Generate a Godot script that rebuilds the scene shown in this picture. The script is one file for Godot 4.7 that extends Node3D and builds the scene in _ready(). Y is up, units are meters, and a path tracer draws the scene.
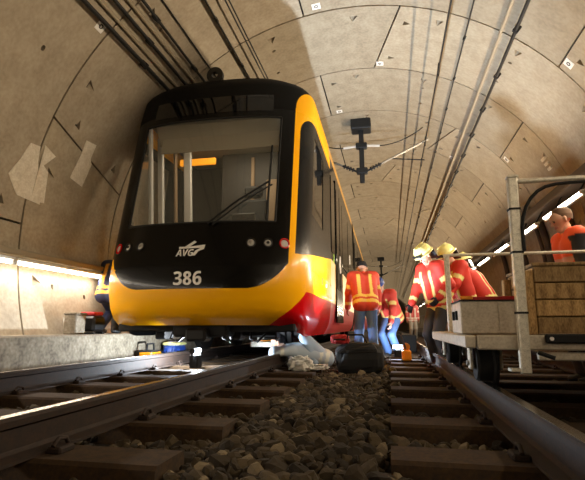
extends Node3D
# Light-rail car in a bored double-track tunnel, workers beside it. y = 0 is the top of the ballast.
const CX := -0.5
const CY := 1.6
const R := 3.7
const RING := 1.767
const RINGZ := -4.63
var used := {}
var M := {}
var cam_basis: Basis
var rng := RandomNumberGenerator.new()

# ---------------------------------------------------------------- naming and tagging
func numbered(n: String) -> String:
	if not used.has(n):
		used[n] = 0
		return n
	used[n] += 1
	return "%s_%03d" % [n, used[n]]

func tag(o, label: String, category: String, group := ""):
	o.set_meta("label", label)
	o.set_meta("category", category)
	if group: o.set_meta("group", group)
	return o

func thing(called: String, label: String, category: String, at := Vector3.ZERO, turn := 0.0, group := ""):
	var o := Node3D.new()
	o.name = numbered(called)
	add_child(o)
	o.position = at
	o.rotation.y = turn
	return tag(o, label, category, group)

func obj(called: String, st, m: Material, parent = null):
	var mesh: ArrayMesh = st if st is ArrayMesh else st.commit()
	var o := MeshInstance3D.new()
	o.mesh = mesh
	o.material_override = m
	if parent == null:
		o.name = numbered(called)
		add_child(o)
	else:
		o.name = called
		parent.add_child(o, true)
	return o

func ordinal(n: int) -> String:
	var w := ["nearest", "second nearest", "third nearest", "fourth nearest", "fifth nearest", "sixth nearest", "seventh nearest", "eighth nearest", "ninth nearest", "tenth nearest"]
	if n < 10: return w[n]
	var m := n + 1
	return "%d%s nearest" % [m, "th" if (m / 10) % 10 == 1 or m % 10 == 0 or m % 10 > 3 else ["", "st", "nd", "rd"][m % 10]]

func struct(called: String, st, m: Material):
	var o = obj(called, st, m)
	o.set_meta("kind", "structure")
	return o

func struct_root(called: String, label := ""):
	var o := Node3D.new()
	o.name = numbered(called)
	add_child(o)
	o.set_meta("kind", "structure")
	if label: o.set_meta("label", label)
	return o

# ---------------------------------------------------------------- mesh helpers
func mb() -> SurfaceTool:
	var st := SurfaceTool.new()
	st.begin(Mesh.PRIMITIVE_TRIANGLES)
	return st

func vtx(st: SurfaceTool, p: Vector3, n: Vector3, uv := Vector2.ZERO):
	st.set_normal(n)
	st.set_uv(uv)
	st.add_vertex(p)

func tri(st: SurfaceTool, a: Vector3, b: Vector3, c: Vector3, hint: Vector3):
	var n := (c - a).cross(b - a)
	if n.length_squared() < 1e-16: return
	n = n.normalized()
	if n.dot(hint) < 0:
		n = -n
		var t := b
		b = c
		c = t
	vtx(st, a, n); vtx(st, b, n); vtx(st, c, n)

func quad(st, a: Vector3, b: Vector3, c: Vector3, d: Vector3, hint: Vector3):
	tri(st, a, b, c, hint)
	tri(st, a, c, d, hint)

func tris(st: SurfaceTool, p: Array, n: Array, uv: Array):
	# smooth triangle, wound so that its front follows the first normal
	var f: Vector3 = (p[2] - p[0]).cross(p[1] - p[0])
	var o := [0, 1, 2] if f.dot(n[0]) >= 0 else [0, 2, 1]
	for i in o: vtx(st, p[i], n[i], uv[i])

func bx(st: SurfaceTool, c: Vector3, s: Vector3, bev := 0.0, b := Basis.IDENTITY):
	var h := s * 0.5
	bev = minf(bev, minf(h.x, minf(h.y, h.z)) * 0.9)
	if bev <= 0.0:
		for ax in 3:
			for sg in [-1.0, 1.0]:
				var n := Vector3.ZERO; n[ax] = sg
				var u := (ax + 1) % 3; var w := (ax + 2) % 3
				var q := []
				for k in [[-1, -1], [1, -1], [1, 1], [-1, 1]]:
					var p := Vector3.ZERO
					p[ax] = h[ax] * sg; p[u] = h[u] * k[0]; p[w] = h[w] * k[1]
					q.append(c + b * p)
				quad(st, q[0], q[1], q[2], q[3], b * n)
		return
	var g := func(sx, sy, sz, ax) -> Vector3:
		var p := Vector3(sx * (h.x - bev), sy * (h.y - bev), sz * (h.z - bev))
		p[ax] = [sx, sy, sz][ax] * h[ax]
		return c + b * p
	for ax in 3:
		var u := (ax + 1) % 3; var w := (ax + 2) % 3
		for sg in [-1, 1]:
			var q := []
			for k in [[-1, -1], [1, -1], [1, 1], [-1, 1]]:
				var s3 := [0, 0, 0]; s3[ax] = sg; s3[u] = k[0]; s3[w] = k[1]
				q.append(g.call(s3[0], s3[1], s3[2], ax))
			var n := Vector3.ZERO; n[ax] = sg
			quad(st, q[0], q[1], q[2], q[3], b * n)
		for su in [-1, 1]:
			for sw in [-1, 1]:
				var s1 := [0, 0, 0]; var s2 := [0, 0, 0]
				s1[u] = su; s1[w] = sw; s2[u] = su; s2[w] = sw; s1[ax] = -1; s2[ax] = 1
				var n := Vector3.ZERO; n[u] = su; n[w] = sw
				quad(st, g.call(s1[0], s1[1], s1[2], u), g.call(s2[0], s2[1], s2[2], u), g.call(s2[0], s2[1], s2[2], w), g.call(s1[0], s1[1], s1[2], w), b * n)
	for sx in [-1, 1]:
		for sy in [-1, 1]:
			for sz in [-1, 1]:
				tri(st, g.call(sx, sy, sz, 0), g.call(sx, sy, sz, 1), g.call(sx, sy, sz, 2), b * Vector3(sx, sy, sz))

func box(c: Vector3, s: Vector3, bev := 0.0, b := Basis.IDENTITY) -> SurfaceTool:
	var st := mb()
	bx(st, c, s, bev, b)
	return st

func tube(st: SurfaceTool, pts: Array, r: float, n := 8, caps := true):
	var rings := []
	var norms := []
	var dir: Vector3 = (pts[1] - pts[0]).normalized()
	var up := Vector3.UP if absf(dir.y) < 0.9 else Vector3.RIGHT
	var u := dir.cross(up).normalized()
	for i in pts.size():
		var d: Vector3 = (pts[mini(i + 1, pts.size() - 1)] - pts[maxi(i - 1, 0)]).normalized()
		u = (u - d * u.dot(d)).normalized()
		var v := d.cross(u)
		var ring := []; var nr := []
		for k in n:
			var a := TAU * k / n
			var o := u * cos(a) + v * sin(a)
			ring.append(pts[i] + o * r); nr.append(o)
		rings.append(ring); norms.append(nr)
	var z := [Vector2.ZERO, Vector2.ZERO, Vector2.ZERO]
	for i in pts.size() - 1:
		for k in n:
			var k2 := (k + 1) % n
			tris(st, [rings[i][k], rings[i + 1][k], rings[i + 1][k2]], [norms[i][k], norms[i + 1][k], norms[i + 1][k2]], z)
			tris(st, [rings[i][k], rings[i + 1][k2], rings[i][k2]], [norms[i][k], norms[i + 1][k2], norms[i][k2]], z)
	if caps:
		for e in [0, pts.size() - 1]:
			var h: Vector3 = (pts[0] - pts[1]) if e == 0 else (pts[e] - pts[e - 1])
			for k in n: tri(st, pts[e], rings[e][k], rings[e][(k + 1) % n], h)

func bar(a: Vector3, b: Vector3, r: float, n := 8) -> SurfaceTool:
	var st := mb()
	tube(st, [a, b], r, n)
	return st

func lathe(st: SurfaceTool, prof: Array, xf := Transform3D.IDENTITY, n := 16, squash := Vector2.ONE):
	# prof: Vector2(radius, height) from bottom to top, outside to the right of travel
	var z := [Vector2.ZERO, Vector2.ZERO, Vector2.ZERO]
	for i in prof.size() - 1:
		var d: Vector2 = prof[i + 1] - prof[i]
		if d.length() < 1e-6: continue
		var nn := Vector2(d.y, -d.x).normalized()
		for k in n:
			var q := []; var m := []
			for s in [[i, k], [i + 1, k], [i + 1, k + 1], [i, k + 1]]:
				var a: float = TAU * s[1] / n
				var c := Vector3(cos(a) * squash.x, 0, sin(a) * squash.y)
				q.append(xf * (c * prof[s[0]].x + Vector3.UP * prof[s[0]].y))
				m.append((xf.basis * (Vector3(cos(a), 0, sin(a)) * nn.x + Vector3.UP * nn.y)).normalized())
			tris(st, [q[0], q[1], q[2]], [m[0], m[1], m[2]], z)
			tris(st, [q[0], q[2], q[3]], [m[0], m[2], m[3]], z)

func prism(st: SurfaceTool, poly: PackedVector2Array, depth: float, xf := Transform3D.IDENTITY):
	# polygon in xy, from z = 0 to z = -depth
	var idx := Geometry2D.triangulate_polygon(poly)
	for i in range(0, idx.size(), 3):
		for e in [0.0, -depth]:
			var p := []
			for k in 3: p.append(xf * Vector3(poly[idx[i + k]].x, poly[idx[i + k]].y, e))
			tri(st, p[0], p[1], p[2], xf.basis * Vector3(0, 0, 1 if e == 0.0 else -1))
	var cw := Geometry2D.is_polygon_clockwise(poly)
	for i in poly.size():
		var a := poly[i]; var b := poly[(i + 1) % poly.size()]
		var d := b - a
		var n := Vector3(-d.y, d.x, 0) if cw else Vector3(d.y, -d.x, 0)
		quad(st, xf * Vector3(a.x, a.y, 0), xf * Vector3(b.x, b.y, 0), xf * Vector3(b.x, b.y, -depth), xf * Vector3(a.x, a.y, -depth), xf.basis * n)

func strip(st: SurfaceTool, rows: Array, nrm: Callable):
	# smooth grid; rows of equal length; nrm(i, j) gives the outward side
	for i in rows.size() - 1:
		for j in rows[i].size() - 1:
			var h: Vector3 = nrm.call(i, j)
			quad(st, rows[i][j], rows[i][j + 1], rows[i + 1][j + 1], rows[i + 1][j], h)

# ---------------------------------------------------------------- materials
func noise(freq: float, sd: int, oct := 4) -> FastNoiseLite:
	var n := FastNoiseLite.new()
	n.seed = sd
	n.frequency = freq
	n.fractal_octaves = oct
	n.noise_type = FastNoiseLite.TYPE_SIMPLEX_SMOOTH
	return n

func ntex(cols: Array, f1: float, f2: float, sd: int, size := 256, mixk := 0.5, sx := 1.0, speck := 0.0) -> ImageTexture:
	var a := noise(f1, sd).get_seamless_image(size, size)
	var b := noise(f2, sd + 7, 3).get_seamless_image(size, size)
	var im := Image.create(size, size, true, Image.FORMAT_RGB8)
	var r2 := RandomNumberGenerator.new(); r2.seed = sd
	for y in size:
		for x in size:
			var t := a.get_pixel(int(x * sx) % size, y).r * (1.0 - mixk) + b.get_pixel(int(x * sx) % size, y).r * mixk
			t = clampf((t - 0.5) * 1.7 + 0.5 + (r2.randf() - 0.5) * speck, 0.0, 0.999) * (cols.size() - 1)
			var i := int(t)
			im.set_pixel(x, y, cols[i].lerp(cols[i + 1], t - i))
	im.generate_mipmaps()
	return ImageTexture.create_from_image(im)

func mat(col: Color, rough := 0.6, metal := 0.0, tex: Texture2D = null, scale := 1.0, world := true) -> StandardMaterial3D:
	var m := StandardMaterial3D.new()
	m.albedo_color = col
	m.roughness = rough
	m.metallic = metal
	if tex:
		m.albedo_texture = tex
		m.uv1_triplanar = true
		m.uv1_world_triplanar = world
		m.uv1_scale = Vector3.ONE * scale
	return m

func glow(col: Color, e: float) -> StandardMaterial3D:
	var m := mat(col, 0.5)
	m.emission_enabled = true
	m.emission = col
	m.emission_energy_multiplier = e
	return m

func pane(col: Color, alpha: float) -> StandardMaterial3D:
	var m := mat(Color(col.r, col.g, col.b, alpha), 0.02)
	m.transparency = BaseMaterial3D.TRANSPARENCY_ALPHA
	m.metallic_specular = 0.5
	return m

func make_materials():
	var ct := ntex([Color(0.58, 0.53, 0.455), Color(0.65, 0.60, 0.52), Color(0.70, 0.655, 0.575)], 0.012, 0.07, 3, 512, 0.5, 1.0, 0.22)
	for k in 3:
		var t: float = [1.0, 0.95, 1.04][k]
		M["concrete%d" % k] = mat(Color(t, t, t * 0.99).clamp(), 0.88, 0, ct, 0.45)
	M.shell = mat(Color(0.10, 0.085, 0.07), 0.95)
	M.mortar = mat(Color(0.93, 0.90, 0.84), 0.9, 0, ntex([Color(0.86, 0.84, 0.80), Color(1, 1, 1)], 0.03, 0.1, 5), 1.2)
	M.kerb = mat(Color(1, 1, 1), 0.9, 0, ntex([Color(0.36, 0.32, 0.26), Color(0.47, 0.43, 0.36), Color(0.56, 0.52, 0.45)], 0.02, 0.09, 11, 256, 0.5, 1.0, 0.12), 0.8)
	M.earth = mat(Color(1, 1, 1), 1.0, 0, ntex([Color(0.08, 0.06, 0.035), Color(0.15, 0.11, 0.07)], 0.05, 0.2, 13), 2.0)
	M.rust = mat(Color(1, 1, 1), 0.75, 0.1, ntex([Color(0.09, 0.05, 0.022), Color(0.145, 0.085, 0.04), Color(0.20, 0.12, 0.06)], 0.03, 0.15, 17, 256, 0.5, 1.0, 0.15), 1.5)
	M.polished = mat(Color(0.75, 0.72, 0.68), 0.22, 1.0)
	M.sleeper = mat(Color(1, 1, 1), 0.9, 0, ntex([Color(0.13, 0.08, 0.015), Color(0.205, 0.132, 0.028), Color(0.26, 0.178, 0.048)], 0.03, 0.12, 19, 256, 0.5, 1.0, 0.14), 1.4)
	M.black = mat(Color(0.035, 0.034, 0.033), 0.35)
	M.rubber = mat(Color(0.04, 0.04, 0.04), 0.8)
	M.dark_steel = mat(Color(0.12, 0.115, 0.11), 0.5, 0.6)
	M.bracket = mat(Color(0.13, 0.14, 0.15), 0.55, 0.3)
	M.steel = mat(Color(0.62, 0.61, 0.59), 0.4, 0.8)
	M.galv = mat(Color(1, 1, 1), 0.45, 0.35, ntex([Color(0.70, 0.68, 0.62), Color(0.82, 0.80, 0.74), Color(0.88, 0.86, 0.80)], 0.03, 0.12, 23), 3.0)
	M.alu = mat(Color(1, 1, 1), 0.5, 0.2, ntex([Color(0.66, 0.62, 0.55), Color(0.75, 0.71, 0.64), Color(0.80, 0.77, 0.70)], 0.02, 0.1, 29, 256, 0.5, 1.0, 0.08), 2.0)
	M.duct = mat(Color(0.30, 0.24, 0.18), 0.6, 0.2)
	M.cable = mat(Color(0.05, 0.047, 0.044), 0.6)
	M.pipe = mat(Color(0.62, 0.57, 0.48), 0.5, 0.2)
	M.wood = []
	for k in 3:
		var b: float = [1.0, 0.86, 1.1][k]
		M.wood.append(mat(Color(1, 1, 1), 0.8, 0, ntex([Color(0.46 * b, 0.35 * b, 0.20 * b), Color(0.64 * b, 0.51 * b, 0.32 * b), Color(0.74 * b, 0.61 * b, 0.41 * b)], 0.012, 0.06, 31 + k, 256, 0.5, 3.0), 2.2))
	M.white = mat(Color(0.85, 0.84, 0.82), 0.6)
	M.print = mat(Color(0.93, 0.92, 0.90), 0.45)
	M.yellow = mat(Color(0.97, 0.70, 0.02), 0.22)
	M.yellow.clearcoat_enabled = true
	M.red = mat(Color(0.78, 0.03, 0.06), 0.22)
	M.red.clearcoat_enabled = true
	M.gloss = mat(Color(0.018, 0.018, 0.018), 0.12)
	M.roof = mat(Color(0.045, 0.042, 0.038), 0.4)
	M.under = mat(Color(0.06, 0.057, 0.054), 0.7, 0.2)
	M.cab = mat(Color(0.62, 0.58, 0.50), 0.6)
	M.cab_white = mat(Color(0.85, 0.84, 0.81), 0.5)
	M.cab_dark = mat(Color(0.16, 0.14, 0.12), 0.6)
	M.cab_tan = mat(Color(0.55, 0.45, 0.33), 0.6)
	M.seat = mat(Color(0.06, 0.06, 0.065), 0.8)
	M.glass = pane(Color(0.75, 0.78, 0.74), 0.10)
	M.tint = pane(Color(0.04, 0.04, 0.04), 0.72)
	M.dark_glass = mat(Color(0.02, 0.021, 0.022), 0.05)
	M.lens = mat(Color(0.80, 0.80, 0.78), 0.12, 0.3)
	M.lens_red = mat(Color(0.75, 0.05, 0.05), 0.15)
	M.amber = glow(Color(1.0, 0.62, 0.12), 0.8)
	M.cab_glow = glow(Color(1.0, 0.93, 0.80), 2.0)
	M.tube = glow(Color(1.0, 0.95, 0.86), 14.0)
	M.flood = glow(Color(0.88, 0.94, 1.0), 9.0)
	M.green = mat(Color(0.55, 0.72, 0.05), 0.5)
	M.skin = mat(Color(1, 1, 1), 0.7)
	M.skin.vertex_color_use_as_albedo = true
	M.helmet = mat(Color(0.87, 0.85, 0.56), 0.35)
	M.helmet_dark = mat(Color(0.08, 0.08, 0.08), 0.4)
	M.blue = mat(Color(0.10, 0.22, 0.50), 0.5)
	M.hair = mat(Color(0.07, 0.05, 0.04), 0.9)
	M.grey_hair = mat(Color(0.36, 0.27, 0.20), 0.9)
	M.bag = mat(Color(0.03, 0.03, 0.032), 0.75)
	M.red_cloth = mat(Color(0.62, 0.04, 0.03), 0.7)
	M.sheet = mat(Color(0.90, 0.90, 0.87), 0.8)
	M.tool_yellow = mat(Color(0.90, 0.55, 0.04), 0.45)
	M.stone = mat(Color(1, 1, 1), 0.95, 0, ntex([Color(0.62, 0.62, 0.62), Color(0.9, 0.9, 0.9), Color(1, 1, 1)], 0.05, 0.2, 41, 256, 0.5, 1.0, 0.2), 6.0, false)
	M.stone.vertex_color_use_as_albedo = true

# ---------------------------------------------------------------- main
func _ready():
	rng.seed = 386
	var cam := Camera3D.new()
	cam.name = "camera"
	add_child(cam)
	var rt := Vector3(0.97942, 0, -0.20183)
	var fw := Vector3(-0.19846, 0.18201, -0.96306)
	cam_basis = Basis(rt, rt.cross(fw), -fw).orthonormalized()
	cam.transform = Transform3D(cam_basis, Vector3(0, 0.54, 0))
	cam.fov = rad_to_deg(2.0 * atan(240.0 / 470.0))
	cam.near = 0.05
	cam.far = 300.0
	cam.current = true
	var we := WorldEnvironment.new()
	we.name = "environment"
	var env := Environment.new()
	env.background_mode = Environment.BG_COLOR
	env.background_color = Color(0, 0, 0)
	env.ambient_light_source = Environment.AMBIENT_SOURCE_DISABLED
	env.tonemap_mode = Environment.TONE_MAPPER_LINEAR
	env.tonemap_exposure = 1.1
	env.sdfgi_enabled = true
	env.ssao_enabled = true
	env.ssil_enabled = true
	we.environment = env
	add_child(we)
	make_materials()
	work_lamp(Vector3(-0.36, 0.0, -6.12))
	site_lamp(Vector3(-2.50, 0.02, -5.90), "small white tube lamp between the rails under the car's front", 6.5, PI / 2)
	site_lamp(Vector3(0.12, -0.02, -8.75), "small white tube lamp between the two workers in jeans and the pump", 1.2)
	wall_lights()
	tunnel()
	track()
	ballast()
	ceiling_services()
	tram()
	trolley()
	wall_services()
	people()
	small_things()

# ---------------------------------------------------------------- lamps
func work_lamp(at: Vector3):
	# flat floodlight lying on the ballast, face up and tilted down the tunnel
	var t = thing("work_lamp", "flat site floodlight shining up from the ballast behind the black bag", "lamp", at)
	var b := Basis(Vector3.RIGHT, -0.28)
	obj("housing", box(b * Vector3(0, 0.15, 0), Vector3(0.34, 0.05, 0.26), 0.012, b), M.rubber, t)
	obj("lamp_face", box(b * Vector3(0, 0.178, 0), Vector3(0.30, 0.008, 0.22), 0.002, b), M.flood, t)
	for e in [-1, 1]:
		obj("stand", box(Vector3(e * 0.185, 0.09, -0.02), Vector3(0.02, 0.18, 0.03), 0.004), M.dark_steel, t)
		obj("foot", box(Vector3(e * 0.185, 0.01, 0), Vector3(0.03, 0.02, 0.26), 0.004), M.dark_steel, t)
	var l := SpotLight3D.new()
	l.name = "flood_light"
	l.light_color = Color(0.86, 0.93, 1.0)
	l.light_energy = 29.0
	l.light_size = 0.10
	l.spot_range = 60.0
	l.spot_attenuation = 2.0
	l.spot_angle = 52.0
	l.spot_angle_attenuation = 0.7
	l.shadow_enabled = true
	t.add_child(l)
	# the light shines along its -z, so its z points into the housing
	var zz := -(b * Vector3.UP)
	l.transform = Transform3D(Basis(Vector3.RIGHT, zz.cross(Vector3.RIGHT), zz), b * Vector3(0, 0.20, 0))

func site_lamp(at: Vector3, label: String, e: float, turn := 0.0):
	# battery box with a short tube standing on it
	var t = thing("site_lamp", label, "lamp", at, turn, "small site lamps on the ground")
	obj("battery_box", box(Vector3(0, 0.085, 0), Vector3(0.16, 0.17, 0.12), 0.015), M.rubber, t)
	var st := mb()
	tube(st, [Vector3(-0.10, 0.215, 0), Vector3(0.10, 0.215, 0)], 0.03, 12)
	obj("lamp_tube", st, M.flood, t)
	for k in [-1, 1]:
		obj("end_cap", bar(Vector3(k * 0.10, 0.215, 0), Vector3(k * 0.13, 0.215, 0), 0.034, 12), M.rubber, t)
		obj("bracket", box(Vector3(k * 0.115, 0.15, 0), Vector3(0.012, 0.12, 0.03), 0.002), M.dark_steel, t)
	var l := OmniLight3D.new()
	l.name = "site_lamp_light"
	l.light_color = Color(0.90, 0.95, 1.0)
	l.light_energy = e
	l.light_size = 0.03
	l.omni_range = 40
	l.omni_attenuation = 2.0
	l.shadow_enabled = true
	t.add_child(l)
	l.position = Vector3(0, 0.215, 0)

func wall_lights():
	# right wall: tubes under the cable duct; left wall: a low row washing the wall below it
	for side in [1, -1]:
		var z := 6.6
		var k := 0
		while z > -74.0:
			var len := 1.55 if side == 1 else 1.92
			var pos: Vector3
			var face: Vector3
			if side == 1:
				pos = Vector3(2.52, 2.29, z); face = Vector3(-1.0, 0.3, 0).normalized()
			else:
				pos = Vector3(-4.04, 1.24, z); face = Vector3(0.05, -1.0, 0).normalized()
			var t = thing("tunnel_light", ("tube light %s, %s" % ["under the brown duct on the right wall" if side == 1 else "of the low row on the left wall", ordinal(k) + " to the camera" if z < -2.5 else "behind the camera"]), "light", pos, 0, "lights on the right wall" if side == 1 else "lights on the left wall")
			var back := -face
			var by := Basis(Vector3(0, 0, -1), back, Vector3(0, 0, -1).cross(back)).orthonormalized()
			obj("housing", box(back * 0.035, Vector3(len + 0.06, 0.03, 0.10), 0.006, by), M.white, t)
			obj("tube", bar(Vector3(0, 0, len / 2), Vector3(0, 0, -len / 2), 0.02, 10), M.tube, t)
			if side == 1:
				for e in [-1, 1]: obj("arm", bar(Vector3(0.03, 0.0, e * 0.5), Vector3(0.20, 0.272, e * 0.5), 0.015, 6), M.dark_steel, t)
			for e in [-1, 1]:
				obj("end_cap", box(Vector3(0, 0, e * (len / 2 + 0.015)) + back * 0.01, Vector3(0.03, 0.07, 0.05), 0.006, by), M.white, t)
			var l := AreaLight3D.new()
			l.name = "tube_light"
			l.area_size = Vector2(0.05, len)
			l.light_energy = (6.5 if z < -4.0 else 2.6) if side == 1 else 1.5
			l.light_color = Color(1.0, 0.905, 0.77) if side == 1 else Color(1.0, 0.96, 0.93)
			l.shadow_enabled = true
			l.area_range = 60.0
			t.add_child(l)
			# light shines along its -z
			var zz := back
			var yy := Vector3(0, 0, 1)
			l.transform = Transform3D(Basis(yy.cross(zz), yy, zz).orthonormalized(), face * 0.035)
			if z < -2.5: k += 1
			z -= 2.0 if z > -24.0 else 4.0

# ---------------------------------------------------------------- tunnel lining
func cylp(deg: float, r: float, z: float) -> Vector3:
	var a := deg_to_rad(deg)
	return Vector3(CX + r * sin(a), CY + r * cos(a), z)

func breaks(marks: Array, lo: float, hi: float, step: float) -> Array:
	var a := [lo, hi]
	for m in marks:
		if m > lo + 0.0005 and m < hi - 0.0005: a.append(m)
	a.sort()
	var out := [a[0]]
	for i in range(1, a.size()):
		var n := int(ceil((a[i] - a[i - 1]) / step))
		if a[i] - a[i - 1] < 0.0008: continue
		for k in n: out.append(lerpf(a[i - 1], a[i], (k + 1.0) / n))
	return out

func segment_mesh(e0: Vector2, e1: Vector2) -> ArrayMesh:
	# one precast lining segment; e0 and e1 are the angles of its two long joints at the near and the far ring joint
	var st := mb()
	var span := (e1.x + e1.y - e0.x - e0.y) * 0.5
	var g := 0.013
	var gd := rad_to_deg(g / R)
	var P := func(a: float, w: float, d: float) -> Vector3:
		var zf := w / RING
		var t0 := lerpf(e0.x, e0.y, zf) + gd
		var t1 := lerpf(e1.x, e1.y, zf) - gd
		return cylp(lerpf(t0, t1, a), R + d, -w)
	# recesses: [a, half width in a, w0, w1, kind]
	var rec := []
	var pa := rad_to_deg(0.065 / R) / span
	for q in [-20.0, 0.0, 20.0]:
		var a: float = 0.5 + q / span
		if a > 0.04 and a < 0.96: rec.append([a, pa, 0.22, 0.36, 0])
	rec.append([0.5, pa, 0.51, 0.61, 1])
	rec.append([0.5, pa, 1.14, 1.24, 1])
	if span > 25:
		for w in [0.36, 1.36]:
			rec.append([rad_to_deg(0.21 / R) / span, pa * 0.9, w, w + 0.11, 2])
	var am := []; var wm := []
	for r in rec:
		am.append(r[0] - r[1]); am.append(r[0] + r[1]); wm.append(r[2]); wm.append(r[3])
	var A := breaks(am, 0.0, 1.0, 4.0 / span)
	var W := breaks(wm, g, RING - g, 0.5)
	var zz := [Vector2.ZERO, Vector2.ZERO, Vector2.ZERO]
	var axis := func(p: Vector3) -> Vector3: return Vector3(CX - p.x, CY - p.y, 0).normalized()
	for i in A.size() - 1:
		for j in W.size() - 1:
			var kind := -1
			var ac: float = (A[i] + A[i + 1]) / 2; var wc: float = (W[j] + W[j + 1]) / 2
			for r in rec:
				if absf(ac - r[0]) < r[1] and wc > r[2] and wc < r[3]: kind = r[4]
			var c := [P.call(A[i], W[j], 0.0), P.call(A[i + 1], W[j], 0.0), P.call(A[i + 1], W[j + 1], 0.0), P.call(A[i], W[j + 1], 0.0)]
			var n := [axis.call(c[0]), axis.call(c[1]), axis.call(c[2]), axis.call(c[3])]
			if kind == -1:
				tris(st, [c[0], c[1], c[2]], [n[0], n[1], n[2]], zz)
				tris(st, [c[0], c[2], c[3]], [n[0], n[2], n[3]], zz)
				continue
			var inn: Vector3 = n[0]
			if kind == 1:
				var cen: Vector3 = (c[0] + c[1] + c[2] + c[3]) * 0.25
				var rim := []; var oct := []
				for k in 4:
					rim.append(c[k]); rim.append((c[k] + c[(k + 1) % 4]) * 0.5)
				for k in 8: oct.append(cen + (rim[k] - cen) * (0.39 if k % 2 == 0 else 0.52))
				for k in 8:
					var k2 := (k + 1) % 8
					quad(st, rim[k], rim[k2], oct[k2], oct[k], inn)
					quad(st, oct[k], oct[k2], oct[k2] - inn * 0.07, oct[k] - inn * 0.07, cen - oct[k])
					tri(st, oct[k] - inn * 0.07, oct[k2] - inn * 0.07, cen - inn * 0.07, inn)
			else:
				# wedge pocket: deep along edge ab, flush at the tip t
				var a0: Vector3 = c[0]; var b0: Vector3 = c[1]
				var far0: Vector3 = c[3]; var far1: Vector3 = c[2]
				if kind == 2:
					a0 = c[0]; b0 = c[3]; far0 = c[1]; far1 = c[2]
				var tip := (far0 + far1) * 0.5
				tri(st, a0, far0, tip, inn)
				tri(st, b0, far1, tip, inn)
				var a1 := a0 - inn * 0.085; var b1 := b0 - inn * 0.085
				quad(st, a0, b0, b1, a1, tip - a0)
				tri(st, a1, b1, tip, inn)
				tri(st, a0, a1, tip, b0 - a0)
				tri(st, b0, b1, tip, a0 - b0)
	# joint faces
	var dpt := 0.05
	for i in A.size() - 1:
		for w in [W[0], W[-1]]:
			quad(st, P.call(A[i], w, 0.0), P.call(A[i + 1], w, 0.0), P.call(A[i + 1], w, dpt), P.call(A[i], w, dpt), Vector3(0, 0, 1 if w == W[0] else -1))
	for j in W.size() - 1:
		for a in [0.0, 1.0]:
			var p: Vector3 = P.call(a, W[j], 0.0)
			quad(st, p, P.call(a, W[j + 1], 0.0), P.call(a, W[j + 1], dpt), P.call(a, W[j], dpt), P.call(a, W[j], 0.0) - P.call(0.5, W[j], 0.0))
	return st.commit()

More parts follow.
